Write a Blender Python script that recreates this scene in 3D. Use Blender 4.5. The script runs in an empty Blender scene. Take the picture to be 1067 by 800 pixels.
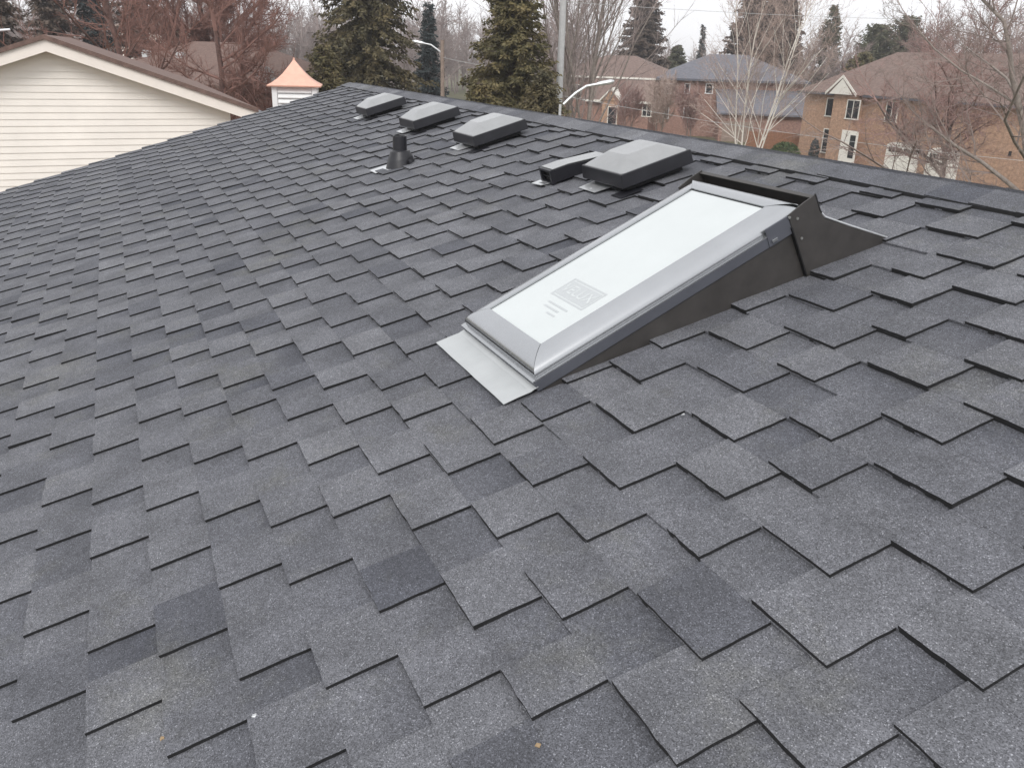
import bpy, math, random
import numpy as np
from mathutils import Vector, Matrix
random.seed(11)
R = math.radians
sc = bpy.context.scene
COL = sc.collection

# ------------------------------------------------------------------ frame of the roof and the camera
S = 1.113                       # metres between the lens and the roof plane
TH = R(16.5)                    # pitch of the roof
CAM = Vector((0, 0, 8.0))
SL = Vector((0, math.cos(TH), math.sin(TH)))      # up the slope
NM = Vector((0, -math.sin(TH), math.cos(TH)))     # out of the roof
FOOT = CAM - NM * S
F_PX = 888.307
D1 = Vector((-0.40477068, 0.34039817, -0.84869888))
D2 = Vector((0.88399003, 0.38310033, -0.26794733))
NC = D1.cross(D2)
if NC.y < 0: NC = -NC
Mc = Matrix((-D1, D2, NC)).transposed()           # world basis seen in camera space
Mw = Matrix((Vector((1, 0, 0)), SL, NM)).transposed()
ROT = Mw @ Mc.transposed()                        # camera -> world


def ray(px, py):
    return ROT @ Vector((px - 533.5, 400 - py, -F_PX))


def at(px, py, dep):
    """world point seen at a photo pixel, dep metres deep along the view axis"""
    return CAM + ray(px, py) * (dep / F_PX)


def gp(px, dep, z=0.0):
    """ground point under pixel column px (near the horizon) at a depth"""
    r = ray(px, 60); p = CAM + r * (dep / F_PX)
    return Vector((p.x, p.y, z))


def RP(u, v, h=0.0):
    return FOOT + Vector((-u * S, 0, 0)) + SL * (v * S) + NM * h


# ------------------------------------------------------------------ mesh helpers
class MB:
    def __init__(self):
        self.v = []; self.f = []; self.m = []; self.c = None

    def face(self, pts, m=0):
        n = len(self.v); self.v.extend([tuple(p) for p in pts])
        self.f.append(tuple(range(n, n + len(pts)))); self.m.append(m)

    def box(self, a, b, m=0):
        x0, y0, z0 = a; x1, y1, z1 = b
        self.hexa([(x0, y0, z0), (x1, y0, z0), (x1, y1, z0), (x0, y1, z0)],
                  [(x0, y0, z1), (x1, y0, z1), (x1, y1, z1), (x0, y1, z1)], m)

    def hexa(self, lo, hi, m=0):
        n = len(self.v); self.v.extend([tuple(p) for p in lo] + [tuple(p) for p in hi]); k = len(lo)
        self.f.append(tuple(n + i for i in reversed(range(k)))); self.m.append(m)
        self.f.append(tuple(n + k + i for i in range(k))); self.m.append(m)
        for i in range(k):
            j = (i + 1) % k
            self.f.append((n + i, n + j, n + k + j, n + k + i)); self.m.append(m)

    def prism_x(self, prof, x0, x1, m=0):
        """profile of (y,z) points swept along x"""
        self.hexa([(x0, y, z) for y, z in prof], [(x1, y, z) for y, z in prof], m)

    def tube(self, pts, rad, n=6, m=0, cap=True):
        pts = [Vector(p) for p in pts]
        if not hasattr(rad, '__len__'): rad = [rad] * len(pts)
        base = len(self.v); up = None
        for i, p in enumerate(pts):
            t = (pts[min(i + 1, len(pts) - 1)] - pts[max(i - 1, 0)])
            t = t.normalized() if t.length > 1e-9 else Vector((0, 0, 1))
            if up is None:
                up = t.orthogonal().normalized()
            up = (up - t * up.dot(t)); up = up.normalized() if up.length > 1e-6 else t.orthogonal().normalized()
            w = t.cross(up)
            for k in range(n):
                a = 2 * math.pi * k / n
                q = p + (up * math.cos(a) + w * math.sin(a)) * rad[i]
                self.v.append((q.x, q.y, q.z))
        for i in range(len(pts) - 1):
            for k in range(n):
                a = base + i * n + k; b = base + i * n + (k + 1) % n
                self.f.append((a, b, b + n, a + n)); self.m.append(m)
        if cap:
            self.f.append(tuple(base + k for k in reversed(range(n)))); self.m.append(m)
            e = base + (len(pts) - 1) * n
            self.f.append(tuple(e + k for k in range(n))); self.m.append(m)

    def spike(self, p, q, r):
        d = (q - p); o = d.orthogonal().normalized() * r; w = d.normalized().cross(o)
        n = len(self.v)
        self.v.extend([tuple(p + o), tuple(p - o * .5 + w * .87), tuple(p - o * .5 - w * .87), tuple(q)])
        self.f.extend([(n, n + 1, n + 3), (n + 1, n + 2, n + 3), (n + 2, n, n + 3)]); self.m.extend([0, 0, 0])

    def build(self, name, mats, parent=None, smooth=False):
        me = bpy.data.meshes.new(name)
        me.from_pydata(self.v, [], self.f)
        for mt in (mats if isinstance(mats, (list, tuple)) else [mats]): me.materials.append(mt)
        if any(self.m): me.polygons.foreach_set('material_index', self.m)
        if smooth: me.polygons.foreach_set('use_smooth', [True] * len(self.f))
        me.update()
        o = bpy.data.objects.new(name, me); COL.objects.link(o)
        if parent is not None: o.parent = parent
        return o


def bevel(o, w=.004, seg=2):
    md = o.modifiers.new('bevel', 'BEVEL'); md.width = w; md.segments = seg; md.limit_method = 'ANGLE'; md.angle_limit = R(35)
    return o


def thing(name, label, cat, mat=None, loc=(0, 0, 0), rz=0, group=None):
    o = bpy.data.objects.new(name, None); COL.objects.link(o); o.empty_display_size = .3
    if mat is not None: o.matrix_world = mat
    else:
        o.location = loc; o.rotation_euler = (0, 0, rz)
    o['label'] = label; o['category'] = cat
    if group: o['group'] = group
    return o


def tag(o, label, cat, group=None, kind=None):
    o['label'] = label; o['category'] = cat
    if group: o['group'] = group
    if kind: o['kind'] = kind
    return o


def roof_frame(u, v, h=0.0):
    p = RP(u, v, h)
    return Matrix.Translation(p) @ Mw.to_4x4()


# ------------------------------------------------------------------ materials
def new_mat(name):
    m = bpy.data.materials.new(name); m.use_nodes = True
    nt = m.node_tree; b = nt.nodes['Principled BSDF']
    return m, nt, b


def N(nt, t, **kw):
    n = nt.nodes.new(t)
    for k, v in kw.items():
        if k.startswith('i_'):
            n.inputs[k[2:].replace('_', ' ')].default_value = v
        else: setattr(n, k, v)
    return n


def plain(name, col, rough=.6, metal=0, var=.12, scale=6.0, bump=0.0, spec=.5, coat=0, col2=None):
    m, nt, b = new_mat(name); L = nt.links
    tc = N(nt, 'ShaderNodeTexCoord'); no = N(nt, 'ShaderNodeTexNoise'); no.inputs['Scale'].default_value = scale
    no.inputs['Detail'].default_value = 6; no.inputs['Roughness'].default_value = .65
    L.new(tc.outputs['Object'], no.inputs['Vector'])
    rp = N(nt, 'ShaderNodeValToRGB'); c = Vector(col[:3])
    c1 = c * (1 - var) if col2 is None else Vector(col2); c2 = c * (1 + var) if col2 is None else c
    rp.color_ramp.elements[0].position = .32; rp.color_ramp.elements[1].position = .68
    rp.color_ramp.elements[0].color = (*c1, 1); rp.color_ramp.elements[1].color = (*c2, 1)
    L.new(no.outputs['Fac'], rp.inputs['Fac']); L.new(rp.outputs['Color'], b.inputs['Base Color'])
    b.inputs['Roughness'].default_value = rough; b.inputs['Metallic'].default_value = metal
    b.inputs['Specular IOR Level'].default_value = spec; b.inputs['Coat Weight'].default_value = coat
    if bump:
        bp = N(nt, 'ShaderNodeBump'); bp.inputs['Strength'].default_value = bump; bp.inputs['Distance'].default_value = .01
        L.new(no.outputs['Fac'], bp.inputs['Height']); L.new(bp.outputs['Normal'], b.inputs['Normal'])
    return m


def shingle_mat(name, tint=(1, 1, 1), attr=True):
    m, nt, b = new_mat(name); L = nt.links
    tc = N(nt, 'ShaderNodeTexCoord')
    # granules
    vo = N(nt, 'ShaderNodeTexVoronoi'); vo.inputs['Scale'].default_value = 520
    L.new(tc.outputs['Object'], vo.inputs['Vector'])
    sep = N(nt, 'ShaderNodeSeparateColor'); L.new(vo.outputs['Color'], sep.inputs['Color'])
    gr = N(nt, 'ShaderNodeValToRGB'); e = gr.color_ramp.elements
    e[0].position = 0; e[0].color = (.42, .42, .42, 1); e[1].position = 1; e[1].color = (2.5, 2.5, 2.45, 1)
    for p, v in ((.22, .68), (.5, .92), (.80, 1.13), (.95, 1.4)):
        q = e.new(p); q.color = (v, v, v, 1)
    L.new(sep.outputs['Red'], gr.inputs['Fac'])
    # soft blotches of granule blend
    n2 = N(nt, 'ShaderNodeTexNoise'); n2.inputs['Scale'].default_value = 7; n2.inputs['Detail'].default_value = 5
    L.new(tc.outputs['Object'], n2.inputs['Vector'])
    r2 = N(nt, 'ShaderNodeMapRange'); r2.inputs[1].default_value = .3; r2.inputs[2].default_value = .7
    r2.inputs[3].default_value = .80; r2.inputs[4].default_value = 1.20; L.new(n2.outputs['Fac'], r2.inputs[0])
    n3 = N(nt, 'ShaderNodeTexNoise'); n3.inputs['Scale'].default_value = 70; n3.inputs['Detail'].default_value = 4
    n3.inputs['Roughness'].default_value = .7
    L.new(tc.outputs['Object'], n3.inputs['Vector'])
    r3 = N(nt, 'ShaderNodeMapRange'); r3.inputs[1].default_value = .3; r3.inputs[2].default_value = .7
    r3.inputs[3].default_value = .82; r3.inputs[4].default_value = 1.18; L.new(n3.outputs['Fac'], r3.inputs[0])
    # base: cool dark to neutral grey by the piece
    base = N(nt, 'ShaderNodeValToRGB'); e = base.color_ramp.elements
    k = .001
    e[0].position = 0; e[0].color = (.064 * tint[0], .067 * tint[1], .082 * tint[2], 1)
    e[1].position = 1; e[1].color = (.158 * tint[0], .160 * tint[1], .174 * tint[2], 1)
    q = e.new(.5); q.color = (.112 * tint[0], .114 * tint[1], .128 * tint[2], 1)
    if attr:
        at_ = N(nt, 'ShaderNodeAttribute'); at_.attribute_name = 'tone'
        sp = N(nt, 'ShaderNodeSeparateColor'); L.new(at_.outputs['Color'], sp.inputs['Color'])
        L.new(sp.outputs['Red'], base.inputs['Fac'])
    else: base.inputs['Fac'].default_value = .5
    # faint lichen-like yellow green stains
    n4 = N(nt, 'ShaderNodeTexNoise'); n4.inputs['Scale'].default_value = 2.3; n4.inputs['Detail'].default_value = 8
    n4.inputs['Roughness'].default_value = .75
    L.new(tc.outputs['Object'], n4.inputs['Vector'])
    r4 = N(nt, 'ShaderNodeMapRange'); r4.inputs[1].default_value = .54; r4.inputs[2].default_value = .76
    r4.inputs[3].default_value = 0; r4.inputs[4].default_value = .55; L.new(n4.outputs['Fac'], r4.inputs[0])
    st = N(nt, 'ShaderNodeMixRGB'); st.blend_type = 'MIX'; st.inputs['Color2'].default_value = (.138, .136, .112, 1)
    L.new(r4.outputs[0], st.inputs['Fac']); L.new(base.outputs['Color'], st.inputs['Color1'])
    m1 = N(nt, 'ShaderNodeMath', operation='MULTIPLY'); L.new(r2.outputs[0], m1.inputs[0]); L.new(r3.outputs[0], m1.inputs[1])
    mx = N(nt, 'ShaderNodeVectorMath', operation='SCALE'); L.new(st.outputs['Color'], mx.inputs[0]); L.new(m1.outputs[0], mx.inputs['Scale'])
    my = N(nt, 'ShaderNodeVectorMath', operation='MULTIPLY'); L.new(mx.outputs[0], my.inputs[0]); L.new(gr.outputs['Color'], my.inputs[1])
    L.new(my.outputs[0], b.inputs['Base Color'])
    b.inputs['Roughness'].default_value = .82; b.inputs['Specular IOR Level'].default_value = .45
    bp = N(nt, 'ShaderNodeBump'); bp.inputs['Strength'].default_value = .55; bp.inputs['Distance'].default_value = .0012
    L.new(sep.outputs['Green'], bp.inputs['Height'])
    bp2 = N(nt, 'ShaderNodeBump'); bp2.inputs['Strength'].default_value = .35; bp2.inputs['Distance'].default_value = .004
    n5 = N(nt, 'ShaderNodeTexNoise'); n5.inputs['Scale'].default_value = 22; L.new(tc.outputs['Object'], n5.inputs['Vector'])
    L.new(n5.outputs['Fac'], bp2.inputs['Height']); L.new(bp2.outputs['Normal'], bp.inputs['Normal'])
    L.new(bp.outputs['Normal'], b.inputs['Normal'])
    return m


def brick_mat(name, c1, c2, mortar, scale=1.0):
    m, nt, b = new_mat(name); L = nt.links
    tc = N(nt, 'ShaderNodeTexCoord')
    # wrap the courses round the walls: use x+y as the run
    sx = N(nt, 'ShaderNodeSeparateXYZ'); L.new(tc.outputs['Object'], sx.inputs[0])
    ad = N(nt, 'ShaderNodeMath', operation='ADD'); L.new(sx.outputs['X'], ad.inputs[0]); L.new(sx.outputs['Y'], ad.inputs[1])
    cx = N(nt, 'ShaderNodeCombineXYZ'); L.new(ad.outputs[0], cx.inputs['X']); L.new(sx.outputs['Z'], cx.inputs['Y'])
    br = N(nt, 'ShaderNodeTexBrick'); L.new(cx.outputs[0], br.inputs['Vector'])
    br.inputs['Scale'].default_value = scale
    br.inputs['Brick Width'].default_value = .24; br.inputs['Row Height'].default_value = .075; br.inputs['Mortar Size'].default_value = .007
    br.inputs['Color1'].default_value = (*c1, 1); br.inputs['Color2'].default_value = (*c2, 1); br.inputs['Mortar'].default_value = (*mortar, 1)
    no = N(nt, 'ShaderNodeTexNoise'); no.inputs['Scale'].default_value = 4.5; no.inputs['Detail'].default_value = 9; no.inputs['Roughness'].default_value = .75
    L.new(tc.outputs['Object'], no.inputs['Vector'])
    mr = N(nt, 'ShaderNodeMapRange'); mr.inputs[1].default_value = .3; mr.inputs[2].default_value = .7; mr.inputs[3].default_value = .6; mr.inputs[4].default_value = 1.4
    L.new(no.outputs['Fac'], mr.inputs[0])
    mx = N(nt, 'ShaderNodeVectorMath', operation='SCALE'); L.new(br.outputs['Color'], mx.inputs[0]); L.new(mr.outputs[0], mx.inputs['Scale'])
    L.new(mx.outputs[0], b.inputs['Base Color']); b.inputs['Roughness'].default_value = .9
    return m


M = {}
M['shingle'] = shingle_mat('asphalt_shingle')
M['cap'] = shingle_mat('ridge_shingle', attr=True)
M['edge'] = plain('cut_asphalt_edge', (.010, .010, .011), .9, var=.3, scale=60)
M['felt'] = plain('roof_felt', (.02, .02, .02), .9)
M['plastic'] = plain('black_plastic', (.014, .014, .018), .42, var=.25, scale=14, bump=.05)
M['captop'] = plain('sky_sheen_vent_plastic', (.27, .275, .28), .26, var=.06, scale=9, spec=.7)  # black plastic tops, with the sky's reflection put into a lighter base grey
M['galv'] = plain('galvanised_sheet', (.62, .63, .64), .38, metal=.75, var=.12, scale=18)
M['apron'] = plain('soft_aluminium_apron', (.47, .485, .49), .5, metal=.35, var=.05, scale=9, bump=.15)
M['cover'] = plain('satin_aluminium_cladding', (.44, .45, .465), .25, metal=.85, var=.04, scale=5)
M['frame'] = plain('grey_frame_metal', (.105, .11, .13), .45, metal=.3, var=.08, scale=8)
M['gasket'] = plain('black_gasket', (.008, .008, .009), .7)
M['brownflash'] = plain('dark_brown_flashing', (.050, .046, .044), .5, metal=.1, var=.2, scale=12, bump=.05)
M['screw'] = plain('screw_head', (.5, .5, .48), .35, metal=.8)
M['cream'] = plain('cream_siding', (.88, .83, .765), .6, var=.055, scale=1.3)
M['creamtrim'] = plain('cream_trim', (.86, .79, .72), .55, var=.03)
M['white'] = plain('white_paint', (.8, .8, .8), .5, var=.03)
M['soffit'] = plain('soffit', (.75, .71, .63), .6, var=.03)
M['brownroof'] = plain('brown_shingle_roof', (.16, .105, .088), .9, var=.28, scale=9, bump=.3)
M['brownroof2'] = plain('red_brown_shingle_roof', (.175, .122, .104), .9, var=.22, scale=3.5, bump=.3)
M['greyroof'] = plain('blue_grey_shingle_roof', (.135, .135, .155), .9, var=.22, scale=3.5, bump=.3)
M['copper'] = plain('pink_copper_sheet', (.74, .43, .33), .5, metal=.2, var=.10, scale=5)
M['brickred'] = brick_mat('red_brick', (.30, .16, .122), (.225, .112, .085), (.38, .30, .26))
M['bricktan'] = brick_mat('tan_brick', (.43, .255, .165), (.33, .185, .12), (.42, .34, .27))
M['glass'] = plain('dark_window_glass', (.02, .023, .028), .12, var=.3, scale=2)
M['trim'] = plain('window_trim', (.72, .69, .63), .6, var=.04)
M['door'] = plain('cream_door', (.78, .75, .69), .5, var=.04)
M['wood'] = plain('cedar_fence', (.24, .115, .065), .85, var=.25, scale=4)
M['concrete'] = plain('pale_concrete', (.46, .46, .46), .85, var=.1, scale=6)
M['oldwood'] = plain('weathered_pole_wood', (.26, .20, .165), .9, var=.2, scale=5)
M['lampmetal'] = plain('brushed_lamp_metal', (.62, .63, .64), .4, metal=.5, var=.04)
M['bark'] = plain('grey_brown_bark', (.115, .085, .073), .95, var=.35, scale=7, bump=.4)
M['barkpale'] = plain('pale_grey_bark', (.25, .215, .19), .95, var=.3, scale=7, bump=.4)
M['barkred'] = plain('red_brown_bark', (.115, .066, .056), .95, var=.3, scale=7, bump=.4)
M['twigred'] = plain('budding_red_twigs', (.29, .185, .165), .9, var=.2, scale=1.5)
M['twigbrown'] = plain('brown_twigs', (.24, .19, .17), .9, var=.25, scale=1.5)
M['twiggrey'] = plain('grey_mauve_twigs', (.30, .245, .23), .9, var=.2, scale=1.5)
M['twigdark'] = plain('dark_red_brown_twigs', (.20, .105, .085), .9, var=.25, scale=1.2)
M['birchbark'] = plain('white_birch_bark', (.72, .67, .60), .8, var=.12, scale=9)
M['birchtwig'] = plain('pale_birch_twigs', (.40, .31, .27), .85, var=.2, scale=2)
M['spruce'] = plain('olive_spruce_needles', (.135, .105, .048), .8, var=.0, scale=.9, col2=(.062, .058, .030))
M['sprucelite'] = plain('yellow_green_cedar_sprays', (.17, .132, .055), .8, scale=1.3, col2=(.062, .062, .026))
M['bluespruce'] = plain('blue_grey_spruce_needles', (.045, .062, .062), .8, scale=1.2, col2=(.028, .036, .038))
M['pinegreen'] = plain('soft_pine_needles', (.13, .13, .075), .8, scale=.8, col2=(.075, .078, .045))
M['pinebrown'] = plain('brownish_winter_needles', (.14, .10, .075), .8, scale=.6, col2=(.066, .052, .042))
M['hedge'] = plain('hedge_leaves', (.07, .10, .03), .8, scale=3, col2=(.035, .055, .02))
M['carpaint'] = plain('silver_white_car_paint', (.6, .6, .6), .25, metal=.3, var=.03, coat=.5)
M['redpaint'] = plain('red_car_paint', (.45, .03, .05), .3, var=.05, coat=.5)
M['rubber'] = plain('tyre_rubber', (.02, .02, .02), .85)
M['film'] = plain('glass_under_white_film', (.53, .56, .56), .13, var=.03, scale=5, coat=.6)
M['print'] = plain('faint_grey_print', (.43, .45, .46), .3, var=.02, scale=60)
M['leaf'] = plain('dry_leaf', (.30, .21, .12), .8, var=.3, scale=60)

# ------------------------------------------------------------------ own roof: laminated shingles
E_ = .12889; OFF = -.0873; VR = 2.137; UL = 9.50; UR_ = -2.2
PER = .285
DIG = {-5: [(2.745, .14), (2.978, .15)], -4: [(1.428, .15), (1.681, .154), (2.024, .116), (2.247, .154), (2.608, .131), (2.859, .12)],
       -3: [(1.304, .13), (1.529, .15), (1.876, .176), (2.14, .15), (2.446, .12), (2.719, .128)],
       -2: [(1.159, .16), (1.415, .162), (1.72, .108), (1.988, .149), (2.277, .157), (2.543, .165)],
       -1: [(1.253, .152), (1.540, .150), (1.821, .165), (2.132, .132), (2.463, .12)],
       0: [(1.134, .159), (1.448, .12), (1.678, .167), (2.025, .13), (2.339, .12)],
       1: [(.994, .135), (1.25, .137), (1.606, .155), (1.875, .134), (2.158, .164)],
       2: [(.873, .116), (1.101, .168), (1.438, .161), (1.698, .15), (2.004, .138), (2.257, .13)],
       3: [(.69, .17), (1.023, .148), (1.292, .141), (1.576, .163), (1.888, .12), (2.106, .12)],
       4: [(.818, .178), (1.17, .113), (1.397, .123), (1.61, .15), (1.984, .12)],
       5: [(.701, .164), (1.002, .101), (1.263, .155), (1.617, .12)],
       6: [(.557, .141), (.834, .163), (1.102, .16), (1.417, .17)],
       7: [(.683, .152), (1.018, .121), (1.24, .15), (1.597, .147)],
       8: [(.834, .17), (1.111, .12), (1.379, .17), (1.697, .12)],
       9: [(.968, .147), (1.302, .121), (1.53, .15)], 10: [(1.382, .17)], 11: [(1.299, .099), (1.524, .16)],
       12: [(1.096, .16), (1.401, .132), (1.66, .15)], 13: [(1.234, .17), (1.487, .104)], 14: [(1.396, .17)],
       15: [(1.551, .17), (1.876, .125)], 16: [(1.718, .16)]}
TT = .0068; TS = .0005; H0 = .0008


def roof_shingles(parent):
    rnd = random.Random(5)
    mb = MB(); tone = []

    def put(pts, m, t):
        mb.face(pts, m); tone.extend([t] * len(pts))
    kmin = -30; kmax = 17
    for k in range(kmin, kmax + 1):
        v0 = OFF + k * E_; v1 = min(v0 + E_ + .012, VR - .004)
        ph = 0 if k % 2 == 0 else .5
        tabs = []
        n0 = int(math.floor(UR_ / PER)) - 1; n1 = int(UL / PER) + 2
        dig = list(DIG.get(k, []))
        for n in range(n0, n1):
            g = (n + ph) * PER
            best = [d for d in dig if abs(d[0] - g) < .13]
            if best:
                d = min(best, key=lambda q: abs(q[0] - g)); tabs.append(d); dig.remove(d)
            else: tabs.append((g + rnd.uniform(-.028, .028), rnd.uniform(.118, .178)))
        tabs.sort()
        slope = (TT + TS) / (E_ * S)

        def hz(v): return H0 + TT + TS - slope * (v - v0) * S     # top of the shim
        # shim strip in pieces, each with its own tone
        cuts = [UR_] + [t[0] for t in tabs if UR_ < t[0] < UL] + [UL]
        vj = [rnd.uniform(-.0012, .0012) for _ in cuts]
        shin = rnd.uniform(-.05, .05)
        for i in range(len(cuts) - 1):
            a, b = cuts[i], cuts[i + 1]
            t = min(1, max(0, .53 + shin + rnd.gauss(0, .10)))
            if rnd.random() < .12: t = max(0, t - .20)
            h = hz(v0)
            p = [RP(b, v0 + vj[i + 1], h), RP(a, v0 + vj[i], h), RP(a, v1, hz(v1)), RP(b, v1, hz(v1))]
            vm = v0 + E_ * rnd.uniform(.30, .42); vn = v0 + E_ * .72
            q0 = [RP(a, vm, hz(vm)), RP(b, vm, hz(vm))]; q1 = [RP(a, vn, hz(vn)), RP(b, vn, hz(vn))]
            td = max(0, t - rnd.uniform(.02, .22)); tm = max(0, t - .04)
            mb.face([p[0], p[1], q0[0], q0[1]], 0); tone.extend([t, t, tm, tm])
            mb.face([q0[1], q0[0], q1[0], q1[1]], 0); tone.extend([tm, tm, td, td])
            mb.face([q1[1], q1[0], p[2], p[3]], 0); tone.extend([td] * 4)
            put([RP(b, v0 + vj[i + 1], 0), RP(a, v0 + vj[i], 0), p[1], p[0]], 0 if rnd.random() < .8 else 1, t)
        for ub, w in tabs:
            a = max(ub, UR_); b = min(ub + w, UL)
            if b - a < .02: continue
            t = min(1, max(0, .57 + shin + rnd.gauss(0, .12)))
            r_ = rnd.random()
            if r_ < .12: t = max(0, t - .30)
            elif r_ > .97: t = min(1, t + .1)
            j = [rnd.uniform(-.0018, .0018) for _ in range(4)]
            lift = [TT + rnd.uniform(0, .0012) + (rnd.random() < .08) * rnd.uniform(.001, .004) for _ in range(2)]
            va, vb = v0 + j[0], v0 + j[1]
            # bottom edge split in three so the cut is never ruler straight
            sub = 7
            bot = []
            for q in range(sub + 1):
                f = q / sub
                bot.append((b + j[2] * .6 + (a - b) * f, vb + (va - vb) * f + (rnd.uniform(-.0011, .0011) if 0 < q < sub else 0), hz(v0) + lift[0] + (lift[1] - lift[0]) * f))
            tr = (a + j[3] * .7, v1, hz(v1) + TT); tl = (b + j[3] * .5, v1, hz(v1) + TT)
            P = [RP(*q) for q in bot]
            cb = bot[-1]; rs = [(cb[0] + (tr[0] - cb[0]) * f + rnd.uniform(-.0010, .0010), cb[1] + (tr[1] - cb[1]) * f, cb[2] + (tr[2] - cb[2]) * f) for f in (.17, .34, .5, .66, .83)]
            put(P + [RP(*q) for q in rs] + [RP(*tr), RP(*tl)], 0, t)
            dz = TT + .006
            for q in range(sub):
                c, d = bot[q], bot[q + 1]
                put([RP(c[0], c[1], c[2] - dz), RP(d[0], d[1], d[2] - dz), P[q + 1], P[q]], 1, t)
            ch_ = [bot[-1]] + rs + [tr]
            for c, d in zip(ch_[:-1], ch_[1:]): put([RP(c[0], c[1], c[2] - dz), RP(d[0], d[1], d[2] - dz), RP(*d), RP(*c)], 1, t)
            c = bot[0]; put([RP(tl[0], tl[1], tl[2] - dz), RP(c[0], c[1], c[2] - dz), P[0], RP(*tl)], 1, t)
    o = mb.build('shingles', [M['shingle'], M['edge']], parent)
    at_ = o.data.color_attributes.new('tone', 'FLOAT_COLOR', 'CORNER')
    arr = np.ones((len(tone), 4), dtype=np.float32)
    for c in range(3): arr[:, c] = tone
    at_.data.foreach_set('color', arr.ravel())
    return o


def back_pt(u, w, h=0.0):
    """point w units down the far slope of the roof from the ridge"""
    p = RP(u, VR)
    return p + Vector((0, math.cos(TH), -math.sin(TH))) * (w * S) + Vector((0, math.sin(TH), math.cos(TH))) * h


def roof_caps(parent):
    rnd = random.Random(9); mb = MB(); tone = []
    W_ = .112; step = .155
    n = int((UL - UR_) / step)
    for i in range(n + 1):
        a = UR_ + i * step; b = min(a + step + .06, UL + .01)        # each cap laps the next one further left
        t = min(1, max(0, .50 + rnd.gauss(0, .19)))
        h0 = .0205 + rnd.uniform(0, .0012); h1 = .0160
        j = rnd.uniform(-.004, .004)
        # profile over the ridge, gently rounded
        def prof(u, h):
            return [RP(u, VR - W_ + j, h), RP(u, VR - .02, h + .0015), RP(u, VR, h) + Vector((0, 0, .002)), back_pt(u, .02, h + .0015), back_pt(u, W_, h)]
        A = prof(a, h1); B = prof(b, h0)
        for q in range(4):
            mb.face([B[q], A[q], A[q + 1], B[q + 1]], 0); tone += [t] * 4
        A2 = [p - Vector((0, 0, .006)) for p in B]
        for q in range(4):
            mb.face([B[q], B[q + 1], A2[q + 1], A2[q]], 1); tone += [t] * 4
        for q, sgn in ((0, 1), (4, -1)):
            lo = [A[q] - Vector((0, 0, .016)), B[q] - Vector((0, 0, .020))]
            mb.face([lo[1], lo[0], A[q], B[q]], 1); tone += [t] * 4
    o = mb.build('ridge_cap', [M['cap'], M['edge']], parent)
    at_ = o.data.color_attributes.new('tone', 'FLOAT_COLOR', 'CORNER')
    arr = np.ones((len(tone), 4), dtype=np.float32)
    for c in range(3): arr[:, c] = tone
    at_.data.foreach_set('color', arr.ravel())


VB = OFF - 30 * E_          # eave
own = thing('bungalow', 'house under the dark grey laminated shingle roof that fills the foreground', 'house', loc=(0, 0, 0))
deck = MB()
T_ = .012
fl = [RP(UL, VB, -T_), RP(UR_, VB, -T_), RP(UR_, VR, -T_), RP(UL, VR, -T_)]
bk = [back_pt(UL, 6, -T_), back_pt(UR_, 6, -T_)]
dn = Vector((0, 0, -.16))
deck.face([fl[0], fl[1], fl[2], fl[3]]); deck.face([fl[3], fl[2], bk[1], bk[0]])
deck.face([p + dn for p in (fl[3], fl[2], fl[1], fl[0])]); deck.face([p + dn for p in (bk[0], bk[1], fl[2], fl[3])])
roof = deck.build('roof', M['felt'], own)
bs = MB()
bs.face([back_pt(UL, 0, .002), back_pt(UR_, 0, .002), back_pt(UR_, 6, .002), back_pt(UL, 6, .002)])
o = bs.build('rear_shingles', M['greyroof'], roof)
roof_shingles(roof); roof_caps(roof)
# rake boards and fascia
for u, s_ in ((UL, -1), (UR_, 1)):
    rk = MB()
    x0 = RP(u, 0).x; x1 = x0 + s_ * .03
    a, b_, c_ = RP(u, VB), RP(u, VR), back_pt(u, 6)
    for p, q in ((a, b_), (b_, c_)):
        xs = sorted((x0 + s_ * .001, x1))
        rk.hexa([(xs[0], p.y, p.z - .19), (xs[1], p.y, p.z - .19), (xs[1], q.y, q.z - .19), (xs[0], q.y, q.z - .19)],
                [(xs[0], p.y, p.z - .004), (xs[1], p.y, p.z - .004), (xs[1], q.y, q.z - .004), (xs[0], q.y, q.z - .004)])
    rk.build('rake_board', M['frame'], own)
for p, s_ in ((RP(UL, VB), -1), (back_pt(UL, 6), 1)):
    xs = (RP(UL, 0).x, RP(UR_, 0).x); y0, y1 = sorted((p.y + s_ * .002, p.y + s_ * .12))
    fm = MB(); fm.box((xs[0], y0, p.z - .15), (xs[1], y1, p.z - .03)); fm.build('gutter', M['frame'], own)
wl = MB()
xa, xb = RP(UL, 0).x + .35, RP(UR_, 0).x - .35
ya = RP(0, VB).y + .4; yb = back_pt(0, 6).y - .4
ze = RP(0, VB).z - .1 + .4 * math.tan(TH); zr = RP(0, VR).z - .25; yr = RP(0, VR).y
zb = back_pt(0, 6).z - .1 + .4 * math.tan(TH)
prof = [(ya, 0), (yb, 0), (yb, zb), (yr, zr), (ya, ze)]
wl.hexa([(xa, y, z) for y, z in prof], [(xb, y, z) for y, z in prof])
wl.build('wall', M['brickred'], own)

# ------------------------------------------------------------------ the skylight
UK = 1.755; VK = .614; W = .551; AL = R(9.2); LT = .968
sky_f = roof_frame(UK, VK, .007)
sk = thing('skylight', 'fixed skylight in silver cladding raised on dark flashing above the shingles', 'skylight', mat=sky_f)


def T3(x, y, z): return (x, y * math.cos(AL) - z * math.sin(AL), y * math.sin(AL) + z * math.cos(AL))


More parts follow.
